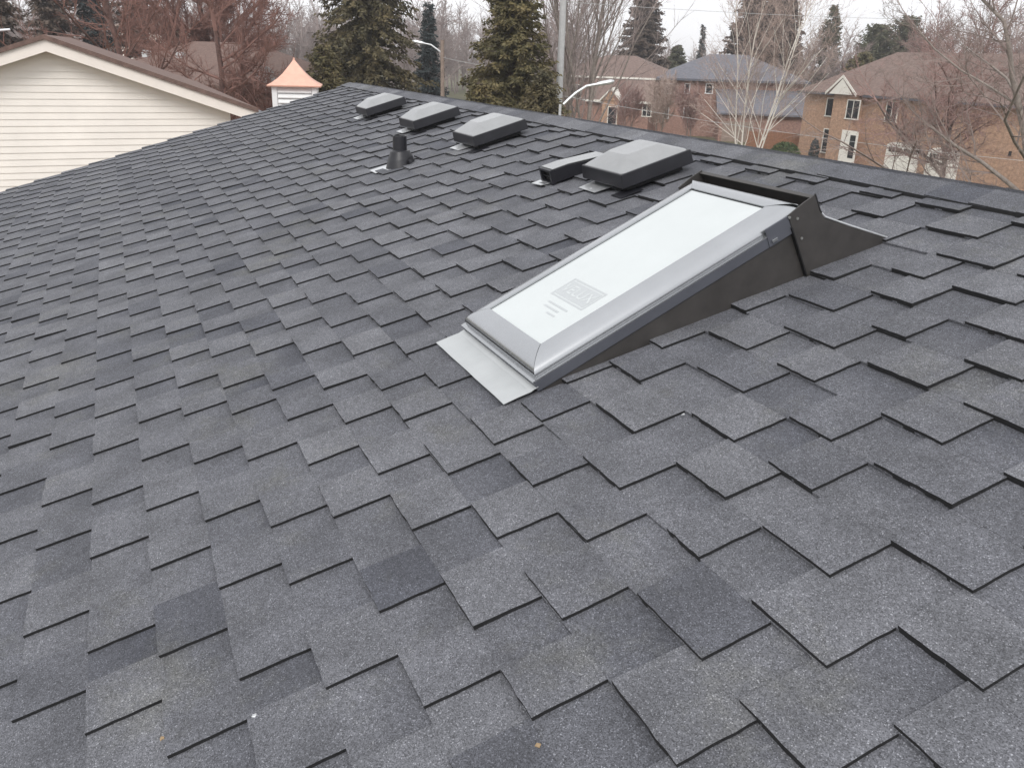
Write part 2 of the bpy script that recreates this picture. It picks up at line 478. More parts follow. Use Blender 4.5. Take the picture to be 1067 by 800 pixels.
def tbox(mb, a, b, m=0):
    x0, y0, z0 = a; x1, y1, z1 = b
    mb.hexa([T3(x0, y0, z0), T3(x1, y0, z0), T3(x1, y1, z0), T3(x0, y1, z0)], [T3(x0, y0, z1), T3(x1, y0, z1), T3(x1, y1, z1), T3(x0, y1, z1)], m)


# kerb flashing: tapered box below the tilted frame
mb = MB()
top = LT * math.cos(AL)
mb.prism_x([(.02, -.012), (top, -.012), (top, top * math.tan(AL) - .001), (.02, .02 * math.tan(AL) - .001)], -W + .004, -.004)
kb = mb.build('side_flashing', M['brownflash'], sk)
# frame: four rails round the opening, open in the middle
mb = MB(); fw = .05
tbox(mb, (-fw, 0, 0), (0, LT, .034)); tbox(mb, (-W, 0, 0), (-W + fw, LT, .034))
tbox(mb, (-W + fw, 0, 0), (-fw, fw, .034)); tbox(mb, (-W + fw, LT - fw, 0), (-fw, LT, .034))
fr = mb.build('frame', M['frame'], sk); bevel(fr, .0025)
mb = MB()
tbox(mb, (-W - .001, -.003, .034), (-W + .012, LT - .09, .0375)); tbox(mb, (-.012, -.003, .034), (.0015, LT - .10, .0375)); tbox(mb, (-W + .0121, -.003, .034), (-.0121, .012, .0375))
mb.build('frame_lip', M['cover'], fr)
mb = MB(); g = .013
tbox(mb, (-W + g, g, .030), (-g, LT - .02, .052))
mb.build('gasket', M['gasket'], fr)
mb = MB()
tbox(mb, (-.001, LT - .150, .002), (.0035, LT - .04, .062)); lt = mb.build('corner_bracket', M['frame'], fr); bevel(lt, .0015)
mb = MB()
tbox(mb, (.0035, LT - .14, .012), (.009, LT - .12, .022)); lt = mb.build('latch', M['cover'], fr); bevel(lt, .001)


def cover_rail(p_out0, p_out1, p_in0, p_in1, zo=.044, zi=.079, n=12):
    """curved cladding from outer rim (steep) to the glass edge (flat); mitred ends"""
    mb = MB(); rows = []
    for i in range(n + 1):
        a = i / n * math.pi / 2
        f = 1 - math.cos(a); z = zo + (zi - zo) * math.sin(a)
        f = f ** 1.0
        rows.append(((p_out0[0] + (p_in0[0] - p_out0[0]) * f, p_out0[1] + (p_in0[1] - p_out0[1]) * f, z),
                     (p_out1[0] + (p_in1[0] - p_out1[0]) * f, p_out1[1] + (p_in1[1] - p_out1[1]) * f, z)))
    rows.insert(0, ((p_out0[0], p_out0[1], zo - .006), (p_out1[0], p_out1[1], zo - .006)))
    rows.append(((p_in0[0], p_in0[1], zi - .006), (p_in1[0], p_in1[1], zi - .006)))
    base = 0
    for a, b in rows: mb.v += [T3(*a), T3(*b)]
    for i in range(len(rows) - 1):
        mb.f.append((2 * i, 2 * i + 1, 2 * i + 3, 2 * i + 2)); mb.m.append(0)
    return mb


gi = .085; q = .009
xo0, xo1 = -W + q, -q; yo0, yo1 = q + .004, LT - .012
xi0, xi1 = -W + gi + .004, -gi; yi0, yi1 = .086, .897
gp_ = .0009
for pts in (((xo1, yo0), (xo1, yo1), (xi1, yi0 + gp_), (xi1, yi1)),
            ((xo0, yo1), (xo0, yo0), (xi0, yi1), (xi0, yi0 + gp_)),
            ((xo0 + .002, yo0), (xo1 - .002, yo0), (xi0 + gp_, yi0), (xi1 - gp_, yi0)),
            ((xo1 - .002, yo1), (xo0 + .002, yo1), (xi1 - gp_, yi1), (xi0 + gp_, yi1))):
    mb = cover_rail(*pts)
    if pts[0] == (xo0 + .002, yo0): mb = cover_rail(*pts, zo=.042)
    if pts[0] == (xo1 - .002, yo1): mb = cover_rail(*pts, zo=.064)
    # make sure the normals look up
    o = mb.build('cladding', M['cover'], sk, smooth=True)
    md = o.modifiers.new('thick', 'SOLIDIFY'); md.thickness = .0012; md.offset = -1 if pts[0] in ((xo1, yo0),) else 0
    md2 = o.modifiers.new('es', 'EDGE_SPLIT'); md2.split_angle = R(50)
# dark seal round the glass, then the glass
mb = MB()
tbox(mb, (xi0 - .004, yi0 - .003, .055), (xi1 + .004, yi1 + .004, .0725)); mb.build('glass_seal', M['gasket'], sk)
mb = MB()
tbox(mb, (xi0 + .0035, yi0 + .001, .0715), (xi1 - .0015, yi1 - .0045, .0738)); gl = mb.build('glass_pane', M['film'], sk)
# faint printed sticker on the glass
prt = MB()


def flat_text(body, size, mat, parent, name):
    cu = bpy.data.curves.new(name, 'FONT'); cu.body = body; cu.size = size; cu.align_x = 'CENTER'; cu.align_y = 'CENTER'
    to = bpy.data.objects.new('tmp', cu); COL.objects.link(to)
    dg = bpy.context.evaluated_depsgraph_get(); me = bpy.data.meshes.new_from_object(to.evaluated_get(dg))
    bpy.data.objects.remove(to); me.materials.clear(); me.materials.append(mat)
    o = bpy.data.objects.new(name, me); COL.objects.link(o); o.parent = parent
    return o


sx, sy = (xi0 + xi1) / 2 + .035, yi0 + .215
mb = MB()
zz = .0742


def tquad(mb, x0, y0, x1, y1, z=zz): mb.face([T3(x0, y0, z), T3(x1, y0, z), T3(x1, y1, z), T3(x0, y1, z)])


bw, bh, t_ = .20, .095, .007
tquad(mb, sx - bw / 2, sy - bh / 2, sx + bw / 2, sy - bh / 2 + t_); tquad(mb, sx - bw / 2, sy + bh / 2 - t_, sx + bw / 2, sy + bh / 2)
tquad(mb, sx - bw / 2, sy - bh / 2 + t_ + .0001, sx - bw / 2 + t_, sy + bh / 2 - t_ - .0001); tquad(mb, sx + bw / 2 - t_, sy - bh / 2 + t_ + .0001, sx + bw / 2, sy + bh / 2 - t_ - .0001)
for i, (w_, dx) in enumerate(((.12, 0), (.09, -.01), (.05, .02))):
    tquad(mb, sx - w_ / 2 + dx, sy - .078 - i * .019, sx + w_ / 2 + dx, sy - .071 - i * .019)
stk = mb.build('sticker_line', M['print'], gl)
mb = MB(); tquad(mb, sx - bw / 2 + t_ * 1.6, sy - bh / 2 + t_ * 1.6, sx + bw / 2 - t_ * 1.6, sy + bh / 2 - t_ * 1.6); stk = mb.build('sticker', M['print'], gl)
zz = .0746
tx = flat_text('VELUX', .058, M['film'], gl, 'sticker_lettering')
tx.matrix_local = Matrix.Translation(Vector(T3(sx, sy, zz))) @ Matrix.Rotation(AL, 4, 'X')
# head flashing: cheeks, back pan, front lip


def kv(v, h): return ((v - VK) * S, h * S)


ck = [kv(1.405, .186), kv(1.455, .202), kv(1.497, .212), kv(1.507, .165), kv(1.521, .137), kv(1.60, .088), kv(1.738, .002), kv(1.738, -.008), kv(1.446, -.008)]
mb = MB(); mb.prism_x(ck, .002, .0065); hf = mb.build('head_flashing', M['brownflash'], sk); 
mb = MB(); mb.prism_x(ck, -W - .0065, -W - .002); mb.build('cheek', M['brownflash'], hf)
bp_ = [kv(1.486, .2060), kv(1.499, .2080), kv(1.509, .166), kv(1.523, .139), kv(1.602, .0885), kv(1.74, .003), kv(1.74, .0), kv(1.60, .084), kv(1.52, .134), kv(1.505, .163), kv(1.496, .205), kv(1.486, .2035)]
mb = MB()
for i in range(5):
    a, b2 = bp_[i], bp_[i + 1]; c2, d2 = bp_[10 - i], bp_[11 - i]
    mb.hexa([(-W - .002, *a), (-W - .002, *b2), (-W - .002, *c2), (-W - .002, *d2)], [(.002, *a), (.002, *b2), (.002, *c2), (.002, *d2)])
mb.build('back_pan', M['brownflash'], hf)
hem = MB(); hem.tube([(.0045, *kv(1.512, .158)), (.0045, *kv(1.524, .141)), (.0045, *kv(1.601, .0905)), (.0045, *kv(1.735, .006))], .0032, 6)
hem.build('hem', M['galv'], hf)
hem = MB(); hem.tube([(.0045, *kv(1.497, .2125)), (.0045, *kv(1.508, .166)), (.0045, *kv(1.513, .156))], .0035, 6); hem.build('hem', M['gasket'], hf)
# seam between the side flashing and the head flashing
mb = MB(); a = kv(1.413, .150); b2 = kv(1.447, .0)
mb.hexa([(-.003, a[0] - .004, a[1]), (.0105, a[0] - .004, a[1]), (.0105, b2[0] - .004, b2[1]), (-.003, b2[0] - .004, b2[1])],
        [(-.003, a[0], a[1]), (.0105, a[0], a[1]), (.0105, b2[0], b2[1]), (-.003, b2[0], b2[1])]); mb.build('seam', M['gasket'], hf)
for (v, h) in ((1.407, .180), (1.432, .168), (1.440, .110)):
    mb = MB(); p = kv(v, h); mb.tube([(.006, *p), (.0095, *p)], .0042, 8); mb.build('screw', M['screw'], hf)
# apron
mb = MB()
y0 = (.519 - VK) * S
for i in range(8):
    xA = -W - .002 + (W + .004) * i / 8; xB = -W - .002 + (W + .004) * (i + 1) / 8
    w0 = .0012 * math.sin(i * 2.1); w1 = .0012 * math.sin((i + 1) * 2.1)
    rows = [(y0, .0120), (y0 + .045, .0135), (-.022, .0130), (-.010, .0160), (.004, .018)]
    for (ya_, za_), (yb_, zb_) in zip(rows[:-1], rows[1:]):
        mb.hexa([(xA, ya_, za_ + w0 - .0015), (xB, ya_, za_ + w1 - .0015), (xB, yb_, zb_ + w1 - .0015), (xA, yb_, zb_ + w0 - .0015)],
                [(xA, ya_, za_ + w0), (xB, ya_, za_ + w1), (xB, yb_, zb_ + w1), (xA, yb_, zb_ + w0)])
mb.build('apron', M['apron'], sk)

# ------------------------------------------------------------------ box vents
def frustum(mb, x0, y0, x1, y1, z0, x2, y2, x3, y3, z1, m=0):
    mb.hexa([(x0, y0, z0), (x1, y0, z0), (x1, y1, z0), (x0, y1, z0)], [(x2, y2, z1), (x3, y2, z1), (x3, y3, z1), (x2, y3, z1)], m)


def make_vent(u, v, label):
    t = thing('roof_vent', label, 'roof vent', mat=roof_frame(u, v, .012), group='box vents below the ridge')
    w = .37; d = .37
    mb = MB()      # cap: skirt, hip slopes and flat top as one shell; origin at its right lower corner
    mb.hexa([(-w, 0, .026), (0, 0, .026), (0, d, .026), (-w, d, .026)], [(-w + .004, .004, .088), (-.004, .004, .088), (-.004, d - .004, .088), (-w + .004, d - .004, .088)])
    cp = mb.build('vent_cap', M['plastic'], t); bevel(cp, .003, 2)
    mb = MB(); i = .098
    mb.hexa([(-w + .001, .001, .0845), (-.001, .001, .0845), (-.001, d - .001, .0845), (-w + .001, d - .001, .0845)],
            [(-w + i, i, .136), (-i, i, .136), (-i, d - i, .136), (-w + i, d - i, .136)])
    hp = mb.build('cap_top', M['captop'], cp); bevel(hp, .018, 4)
    mb = MB(); e = .045
    frustum(mb, -w + e - .01, e - .01, -e + .01, d - e + .01, .0, -w + e, e, -e, d - e, .045); bs_ = mb.build('vent_base', M['gasket'], t); bevel(bs_, .004)
    mb = MB()
    mb.hexa([(-w + .05, -.055, .003), (-.17, -.055, .003), (-.15, .08, .004), (-w + .03, .08, .004)], [(-w + .05, -.055, .0055), (-.17, -.055, .0055), (-.15, .08, .0065), (-w + .03, .08, .0065)])
    mb.tube([(-.245, -.03, .006), (-.245, -.03, .0085)], .006, 8)
    mb.build('flashing_plate', M['galv'], t)
    mb = MB(); mb.box((-.055, -.035, .002), (.03, .08, .004)); mb.build('flange', M['plastic'], t)
    return t


for u, lab in ((2.90, 'large black box vent nearest the skylight, joined by a low exhaust hood'),
               (4.47, 'black box vent on the shingles just right of the vent pipe'),
               (5.53, 'black box vent directly behind the top of the vent pipe'),
               (6.72, 'black box vent farthest from the skylight, nearest the roof corner')):
    make_vent(u, 1.563, lab)

# low exhaust hood beside the near vent
hd = thing('exhaust_hood', 'low black exhaust hood with a slotted mouth beside the nearest box vent', 'exhaust vent', mat=roof_frame(3.37, 1.50, .012))
mb = MB()
prof = [(0, 0), (.46, 0), (.46, .036), (.24, .050), (.08, .070), (.0, .070)]
mb.prism_x([(y, z) for y, z in prof], -.115, 0)
# mouth: frame in front of a black sheet standing in for the shade inside
b0 = mb.build('hood_body', M['plastic'], hd); bevel(b0, .006, 2)
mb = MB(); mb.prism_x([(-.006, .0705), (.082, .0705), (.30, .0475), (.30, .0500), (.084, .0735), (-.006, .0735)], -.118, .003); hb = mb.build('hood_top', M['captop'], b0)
mb = MB()
mb.box((-.118, -.022, 0), (-.104, .0, .070)); mb.box((-.011, -.022, 0), (.003, .0, .070)); mb.box((-.1039, -.022, .060), (-.0111, .0, .070)); mb.box((-.1039, -.022, 0), (-.0111, .0, .010))
mb.build('mouth_frame', M['plastic'], b0)
mb = MB(); mb.box((-.1035, -.016, .033), (-.0115, -.004, .036)); mb.build('louvre', M['plastic'], b0)
mb = MB(); mb.box((-.1036, -.003, .0105), (-.0114, -.001, .0595)); mb.build('mouth_shade_sheet', M['gasket'], b0)
mb = MB(); mb.hexa([(-.14, -.07, .002), (-.05, -.06, .002), (-.03, -.02, .002), (-.14, -.02, .002)], [(-.14, -.07, .005), (-.05, -.06, .005), (-.03, -.02, .005), (-.14, -.02, .005)])
mb.build('flashing_plate', M['galv'], hd)

# plumbing vent pipe (upright, on a sloped boot)
pp = RP(4.79, 1.212, .008)
pt = thing('vent_pipe', 'short dark plumbing pipe standing upright in a cone boot on the shingles', 'vent pipe', loc=pp)
mb = MB(); sl = math.tan(TH)
segs = 20; ring = lambda r, z, k=0: [(r * math.cos(2 * math.pi * i / segs), r * math.sin(2 * math.pi * i / segs), z + k * r * math.sin(2 * math.pi * i / segs)) for i in range(segs)]
mb.tube([(0, 0, -.05), (0, 0, .178)], .044, 20, cap=False); mb.tube([(0, 0, .02), (0, 0, .178)], .036, 20, cap=False)
n0 = len(mb.v)
for r_ in (.044, .036): mb.v += [tuple(p) for p in ring(r_, .178)]
for i in range(segs): mb.f.append((n0 + i, n0 + (i + 1) % segs, n0 + segs + (i + 1) % segs, n0 + segs + i)); mb.m.append(0)
mb.build('pipe', M['plastic'], pt, smooth=True)
mb = MB()
A = ring(.092, -.004, sl); B = ring(.078, .045, sl * .8); C_ = ring(.060, .088, .1); D_ = ring(.046, .094, 0)
for lo, hi in ((A, B), (B, C_), (C_, D_)):
    n0 = len(mb.v); mb.v += lo + hi
    for i in range(segs): mb.f.append((n0 + i, n0 + (i + 1) % segs, n0 + segs + (i + 1) % segs, n0 + segs + i)); mb.m.append(0)
mb.build('boot', M['plastic'], pt, smooth=True)
mb = MB()
c_ = math.cos(TH); s_ = math.sin(TH)
def ps(x, y, h): return (x, y * c_ - h * s_, y * s_ + h * c_)
mb.hexa([ps(-.13, -.17, .002), ps(.01, -.17, .002), ps(.06, -.05, .002), ps(-.12, .0, .002)], [ps(-.13, -.17, .0045), ps(.01, -.17, .0045), ps(.06, -.05, .0045), ps(-.12, .0, .0045)])
mb.build('flashing_plate', M['galv'], pt)
mb = MB(); mb.tube([(.085, .03, .03), (.108, .035, .037)], .012, 8); mb.build('clamp', M['plastic'], pt)

# little debris lying on the shingles
for (px, py, kind, lab) in ((563, 783, 'leaf', 'tiny dry leaf scrap lying on the shingles at the bottom edge'), (713, 437, 'galv', 'small pale chip caught at a shingle edge right of the skylight'),
                            (268, 751, 'galv', 'tiny white chip on a dark shingle at lower left'), (172, 775, 'leaf', 'small brown leaf fragments under a shingle corner at lower left')):
    r = ray(px, py); t0 = (FOOT - CAM).dot(NM) / r.dot(NM); p = CAM + r * t0 + NM * .0125
    mb = MB(); rr = random.Random(px)
    ptsb = [(math.cos(a) * .006 * rr.uniform(.4, 1), math.sin(a) * .006 * rr.uniform(.5, 1), rr.uniform(0, .003)) for a in (0, 1, 2.2, 3.2, 4.2, 5.3)]
    mb.hexa([(x, y, z) for x, y, z in ptsb], [(x, y, z + .0015) for x, y, z in ptsb])
    o = mb.build('leaf_scrap' if kind == 'leaf' else 'chip', M[kind]); o.matrix_world = Matrix.Translation(p) @ Mw.to_4x4(); tag(o, lab, 'debris')

# ------------------------------------------------------------------ ground
def struct(o): o['kind'] = 'structure'; return o
mb = MB(); mb.face([(-700, -700, 0), (700, -700, 0), (700, 700, 0), (-700, 700, 0)])
M['lawn'] = plain('early_spring_lawn', (.10, .105, .045), .95, scale=.4, col2=(.125, .105, .062))
struct(mb.build('ground', M['lawn']))
M['asphalt'] = plain('street_asphalt', (.06, .06, .06), .9, var=.15, scale=2)
a, b_ = gp(430, 54), gp(1250, 46)
dv = (b_ - a).normalized(); pv = Vector((-dv.y, dv.x, 0)); a = a - dv * 90
mb = MB(); mb.hexa([a - pv * 4 , b_ - pv * 4, b_ + pv * 4, a + pv * 4], [p + Vector((0, 0, .004)) for p in (a - pv * 4, b_ - pv * 4, b_ + pv * 4, a + pv * 4)])
struct(mb.build('road', M['asphalt']))
mb = MB()
for s2 in (-1, 1):
    o1, o2 = sorted((s2 * 4.002, s2 * 5.6))
    mb.hexa([a + pv * o1, b_ + pv * o1, b_ + pv * o2, a + pv * o2], [p + Vector((0, 0, .12)) for p in (a + pv * o1, b_ + pv * o1, b_ + pv * o2, a + pv * o2)])
struct(mb.build('pavement', M['concrete']))

# ------------------------------------------------------------------ houses
class Facade:
    """house whose front wall runs from ground point A to B (seen left to right)"""
    def __init__(s, A, B, name, label, cat='house'):
        s.A = Vector((A.x, A.y, 0)); d = Vector((B.x - A.x, B.y - A.y, 0)); s.L = d.length; s.e = d.normalized()
        s.n = Vector((-s.e.y, s.e.x, 0)); s.root = thing(name, label, cat, loc=s.A, rz=math.atan2(s.e.y, s.e.x))

    def pt(s, px, py, back=0.0):
        r = ray(px, py); o = s.A + s.n * back; t = (o - CAM).dot(s.n) / r.dot(s.n); p = CAM + r * t
        return (p - s.A).dot(s.e), p.z

    def box_at(s, px0, py0, px1, py1, back=0.0):
        cx = (px0 + px1) / 2; cy = (py0 + py1) / 2
        a = s.pt(px0, cy, back)[0]; b = s.pt(px1, cy, back)[0]; z0 = s.pt(cx, py1, back)[1]; z1 = s.pt(cx, py0, back)[1]
        return a, b, z0, z1


def window(par, a, b, z0, z1, y=0.0, cols=2, rows=1, trim='trim', arch=False):
    mb = MB(); f = .085
    mb.box((a, y - .06, z0 + f), (a + f, y - .002, z1 - f)); mb.box((b - f, y - .06, z0 + f), (b, y - .002, z1 - f))
    mb.box((a, y - .06, z1 - f), (b, y - .002, z1)); mb.box((a - .05, y - .09, z0), (b + .05, y - .002, z0 + f))
    for i in range(1, cols):
        x = a + (b - a) * i / cols; mb.box((x - .03, y - .05, z0 + f), (x + .03, y - .012, z1 - f))
    for i in range(1, rows):
        z = z0 + (z1 - z0) * i / rows; mb.box((a + f, y - .045, z - .02), (b - f, y - .014, z + .02))
    w = mb.build('window', M[trim], par)
    mb = MB(); mb.box((a + f - .01, y - .03, z0 + f - .01), (b - f + .01, y - .004, z1 - f + .01)); mb.build('pane', M['glass'], w)
    return w


def hip(mb, x0, x1, y0, y1, z0, h, ins=None, th=.18):
    """hip roof solid on a rectangle"""
    w = x1 - x0; d = y1 - y0; i = ins if ins is not None else min(w, d) / 2
    if w >= d: r0, r1 = (x0 + i, (y0 + y1) / 2, z0 + h), (x1 - i, (y0 + y1) / 2, z0 + h)
    else: r0, r1 = ((x0 + x1) / 2, y0 + i, z0 + h), ((x0 + x1) / 2, y1 - i, z0 + h)
    c = [(x0, y0, z0), (x1, y0, z0), (x1, y1, z0), (x0, y1, z0)]
    lo = [(x, y, z - th) for x, y, z in c]
    for k in range(4): mb.face([lo[k], lo[(k + 1) % 4], c[(k + 1) % 4], c[k]])
    mb.face(lo[::-1])
    if w >= d: mb.face([c[0], c[1], r1, r0]); mb.face([c[1], c[2], r1]); mb.face([c[2], c[3], r0, r1]); mb.face([c[3], c[0], r0])
    else: mb.face([c[0], c[1], r0]); mb.face([c[1], c[2], r1, r0]); mb.face([c[2], c[3], r1]); mb.face([c[3], c[0], r0, r1])


# tan brick house, right
A = gp(845, 76); B = gp(1075, 58)
H = Facade(A, B, 'brick_house', 'tan brick two storey house with white garage doors behind the bare tree')
_, ze_ = H.pt(870, 99)
Lw = H.L + 6
mb = MB(); mb.box((0, 0, 0), (Lw, 10, ze_)); mb.build('wall', M['bricktan'], H.root)
mb = MB(); hip(mb, -.5, Lw + .5, -.5, 10.5, ze_ + .19, 3.4); rf = mb.build('roof', M['brownroof2'], H.root)
mb = MB(); mb.box((-.52, -.56, ze_ - .02), (Lw + .52, -.502, ze_ + .16)); mb.build('eave_trim', M['frame'], rf)
a0 = H.pt(873, 90)[0]; a1 = H.pt(906, 90)[0]; zp = H.pt(889, 79, -1)[1]; am = (a0 + a1) / 2
mb = MB()
mb.hexa([(a0 + .7, -.9, 0), (a1 - .35, -.9, 0), (a1 - .35, -.001, 0), (a0 + .7, -.001, 0)], [(a0 + .7, -.9, ze_ + .1), (a1 - .35, -.9, ze_ + .1), (a1 - .35, -.001, ze_ + .1), (a0 + .7, -.001, ze_ + .1)])
mb.build('entrance_bay', M['bricktan'], H.root)
mb = MB()
mb.hexa([(a0, -1.25, ze_ + .12), (a1, -1.25, ze_ + .12), (am, -1.25, zp)], [(a0, 3.5, ze_ + .12), (a1, 3.5, ze_ + .12), (am, 3.5, zp)]); gb = mb.build('gable', M['brownroof2'], H.root)
mb = MB()
for s3 in (-1, 1):
    xe = a0 if s3 < 0 else a1
    mb.hexa([(xe, -1.32, ze_ + .02), (am, -1.32, zp - .2), (am, -1.26, zp - .2), (xe, -1.26, ze_ + .02)], [(xe, -1.32, ze_ + .24), (am, -1.32, zp + .04), (am, -1.26, zp + .04), (xe, -1.26, ze_ + .24)])
mb.build('gable_trim', M['trim'], gb)
mb = MB(); k3 = .45
mb.hexa([(a0 + k3, -1.30, ze_ + .13), (a1 - k3, -1.30, ze_ + .13), (am, -1.30, zp - .28)], [(a0 + k3, -1.255, ze_ + .13), (a1 - k3, -1.255, ze_ + .13), (am, -1.255, zp - .28)]); mb.build('gable_panel', M['trim'], gb)
window(H.root, *H.box_at(861, 102, 870, 122), cols=1)
x0, x1, z0, z1 = H.box_at(882, 104, 896, 125, -.9); window(H.root, x0, x1, z0, z1, y=-.9, cols=2)
x0, x1, z0, z1 = H.box_at(923, 105, 936, 128); window(H.root, x0, x1, z0, z1, cols=2)
x0, x1, z0, z1 = H.box_at(857, 134, 867, 160); window(H.root, x0, x1, max(z0, .3), z1, cols=1)
x0, x1, z0, z1 = H.box_at(876, 136, 893, 166, -.9)
mb = MB(); mb.box((x0, -.98, 0), (x1, -.902, z1)); dr = mb.build('front_door', M['door'], H.root)
mb = MB(); mb.box((x0 + (x1 - x0) * .57, -1.0, .5), (x0 + (x1 - x0) * .9, -.981, z1 - .35)); mb.build('pane', M['glass'], dr)
mb = MB(); mb.tube([(x0 + (x1 - x0) * .47, -1.02, 1.1), (x0 + (x1 - x0) * .47, -.985, 1.1)], .05, 8); mb.build('handle', M['rubber'], dr)
for (p0, p1, t0, t1) in ((922, 957, 153, 182), (964, 998, 159, 192)):
    x0, x1, z0, z1 = H.box_at(p0, t0, p1, t1)
    mb = MB()
    nb = 4
    for r_ in range(nb):
        zA = .0 + z1 * r_ / nb; mb.box((x0, -.07, zA + .012), (x1, -.003, z1 * (r_ + 1) / nb - .012))
    mb.box((x0 + .03, -.05, .005), (x1 - .03, -.002, z1 - .005))
    # arched white head above
    am_ = (x0 + x1) / 2; hw = (x1 - x0) / 2
    arc = [(am_ + hw * math.cos(t), z1 + .35 * math.sin(t)) for t in [math.pi * i / 10 for i in range(11)]]
    mb.hexa([(x, -.06, z + .003) for x, z in arc], [(x, -.003, z + .003) for x, z in arc])
    gd = mb.build('garage_door', M['door'], H.root)
    for i in range(8):
        mb = MB(); xx = x0 + .25 + (x1 - x0 - .5) * (i + (.35 if i > 3 else -.1)) / 8.2
        mb.box((xx + .05, -.085, z1 - .48), (xx + (x1 - x0) / 8 * .8, -.071, z1 - .14)); mb.build('pane', M['glass'], gd)
for px in (996, 1052):
    x, z = H.pt(px, 160); mb = MB(); mb.box((x, -.12, z - .15), (x + .15, -.002, z + .15)); mb.build('wall_lamp', M['rubber'], H.root)

# red brick house with brown roof, middle
A = gp(580, 96); B = gp(700, 92)
H2 = Facade(A, B, 'brick_house', 'red brick house with brown roof behind the upright bare tree')
_, z2 = H2.pt(672, 83)
sA = 0; sB = H2.pt(692, 100)[0]
mb = MB(); mb.box((sA, 0, 0), (sB, 11, z2)); mb.build('wall', M['brickred'], H2.root)
mb = MB(); hip(mb, sA - .5, sB + .5, -.5, 11.5, z2 + .19, H2.pt(650, 58, 5)[1] - z2 - .2, ins=5); mb.build('roof', M['brownroof2'], H2.root)
mb = MB(); mb.box((sA - .52, -.58, z2 - .02), (sB + .52, -.503, z2 + .17)); mb.build('eave_trim', M['trim'], H2.root)
# lower front wing with its own roof
x0 = H2.pt(616, 100)[0]; x1 = H2.pt(687, 100)[0]; _, zl = H2.pt(660, 107, -3)
mb = MB(); mb.box((x0 + .4, -3.5, 0), (x1 - .4, -.003, zl)); mb.build('front_wing', M['brickred'], H2.root)
mb = MB(); zt = H2.pt(655, 84)[1]
mb.hexa([(x0, -3.9, zl), (x1, -3.9, zl), (x1, -.61, zt - .1), (x0, -.61, zt - .1)], [(x0, -3.9, zl + .15), (x1, -3.9, zl + .15), (x1, -.61, zt + .08), (x0, -.61, zt + .08)]); mb.build('wing_roof', M['brownroof2'], H2.root)
mb = MB(); mb.box((x0, -3.98, zl - .05), (x1, -3.902, zl + .17)); mb.build('wing_trim', M['trim'], H2.root)
g0, g1, gz0, gz1 = H2.box_at(626, 92, 646, 130, -4.6); gm = (g0 + g1) / 2; ge = gz1 - 1.25
mb = MB(); mb.box((g0 + .15, -4.6, 0), (g1 - .15, -3.99, ge)); pw = mb.build('porch', M['bricktan'], H2.root)
mb = MB(); mb.hexa([(g0 + .1, -4.7, ge), (g1 - .1, -4.7, ge), (gm, -4.7, gz1 - .15)], [(g0 + .1, -1.5, ge), (g1 - .1, -1.5, ge), (gm, -1.5, gz1 - .15)]); mb.build('porch_gable', M['bricktan'], pw)
mb = MB()
for xe in (g0 - .1, g1 + .1):
    mb.hexa([(xe, -4.85, ge - .12), (gm, -4.85, gz1 - .15), (gm, -1.5, gz1 - .15), (xe, -1.5, ge - .12)], [(xe, -4.85, ge + .08), (gm, -4.85, gz1 + .05), (gm, -1.5, gz1 + .05), (xe, -1.5, ge + .08)])
mb.build('porch_roof', M['trim'], pw)
x0, x1, z0, z1 = H2.box_at(633, 111, 643, 130, -4.6); window(H2.root, x0, x1, z0, z1, y=-4.6, cols=1, trim='trim')
x0, x1, z0, z1 = H2.box_at(669, 108, 679, 122, -3.5); window(H2.root, x0, x1, z0, z1, y=-3.5, cols=2, rows=2)
x0, x1, z0, z1 = H2.box_at(594, 88, 606, 102); window(H2.root, x0, x1, z0, z1, cols=2)

# red brick house with blue grey roof
A = gp(691, 92); B = gp(850, 90)
H3 = Facade(A, B, 'brick_house', 'red brick house with blue grey hip roof behind the white birch')
_, z3 = H3.pt(720, 84); xr = H3.pt(836, 100)[0]
mb = MB(); mb.box((0, 0, 0), (xr, 12, z3)); mb.build('wall', M['brickred'], H3.root)
mb = MB(); hip(mb, -.6, xr + .6, -.6, 12.6, z3 + .19, H3.pt(760, 57, 6)[1] - z3 - .2, ins=6); mb.build('roof', M['greyroof'], H3.root)
mb = MB(); mb.box((-.62, -.7, z3 - .03), (xr + .62, -.603, z3 + .17)); mb.build('eave_trim', M['frame'], H3.root)
x0 = H3.pt(742, 120)[0]; x1 = H3.pt(852, 120)[0]; zl = H3.pt(790, 120, -4)[1]; zt = H3.pt(790, 92)[1]
mb = MB(); mb.box((x0 + .4, -5, 0), (x1 - .4, -.003, zl)); mb.build('garage_wing', M['brickred'], H3.root)
mb = MB()
mb.hexa([(x0, -5.5, zl), (x1, -5.5, zl), (x1 - 2, 3.0, zt + .8), (x0 + .2, 3.0, zt + .8)], [(x0, -5.5, zl + .17), (x1, -5.5, zl + .17), (x1 - 2, 3.0, zt + 1), (x0 + .2, 3.0, zt + 1)]); mb.build('garage_roof', M['greyroof'], H3.root)
for pxs in ((693, 700), (713, 719), (735, 743)):
    x0, x1, z0, z1 = H3.box_at(pxs[0], 87, pxs[1], 98); window(H3.root, x0, x1, z0, z1, cols=1, trim='white')
for pxs in ((691.5, 697), (712, 718)):
    x0, x1, z0, z1 = H3.box_at(pxs[0], 112, pxs[1], 124); window(H3.root, max(x0, .1), x1, z0, z1, cols=1, trim='white')
mb = MB()
x0, x1, z0, z1 = H3.box_at(752, 127, 784, 150, -5)
mb.box((x0, -5.08, 0), (x1, -5.003, z1)); mb.build('garage_door', M['oldwood'], H3.root)

# cream sided neighbour: gable wall on the plane x = -16.5
XG = -16.5


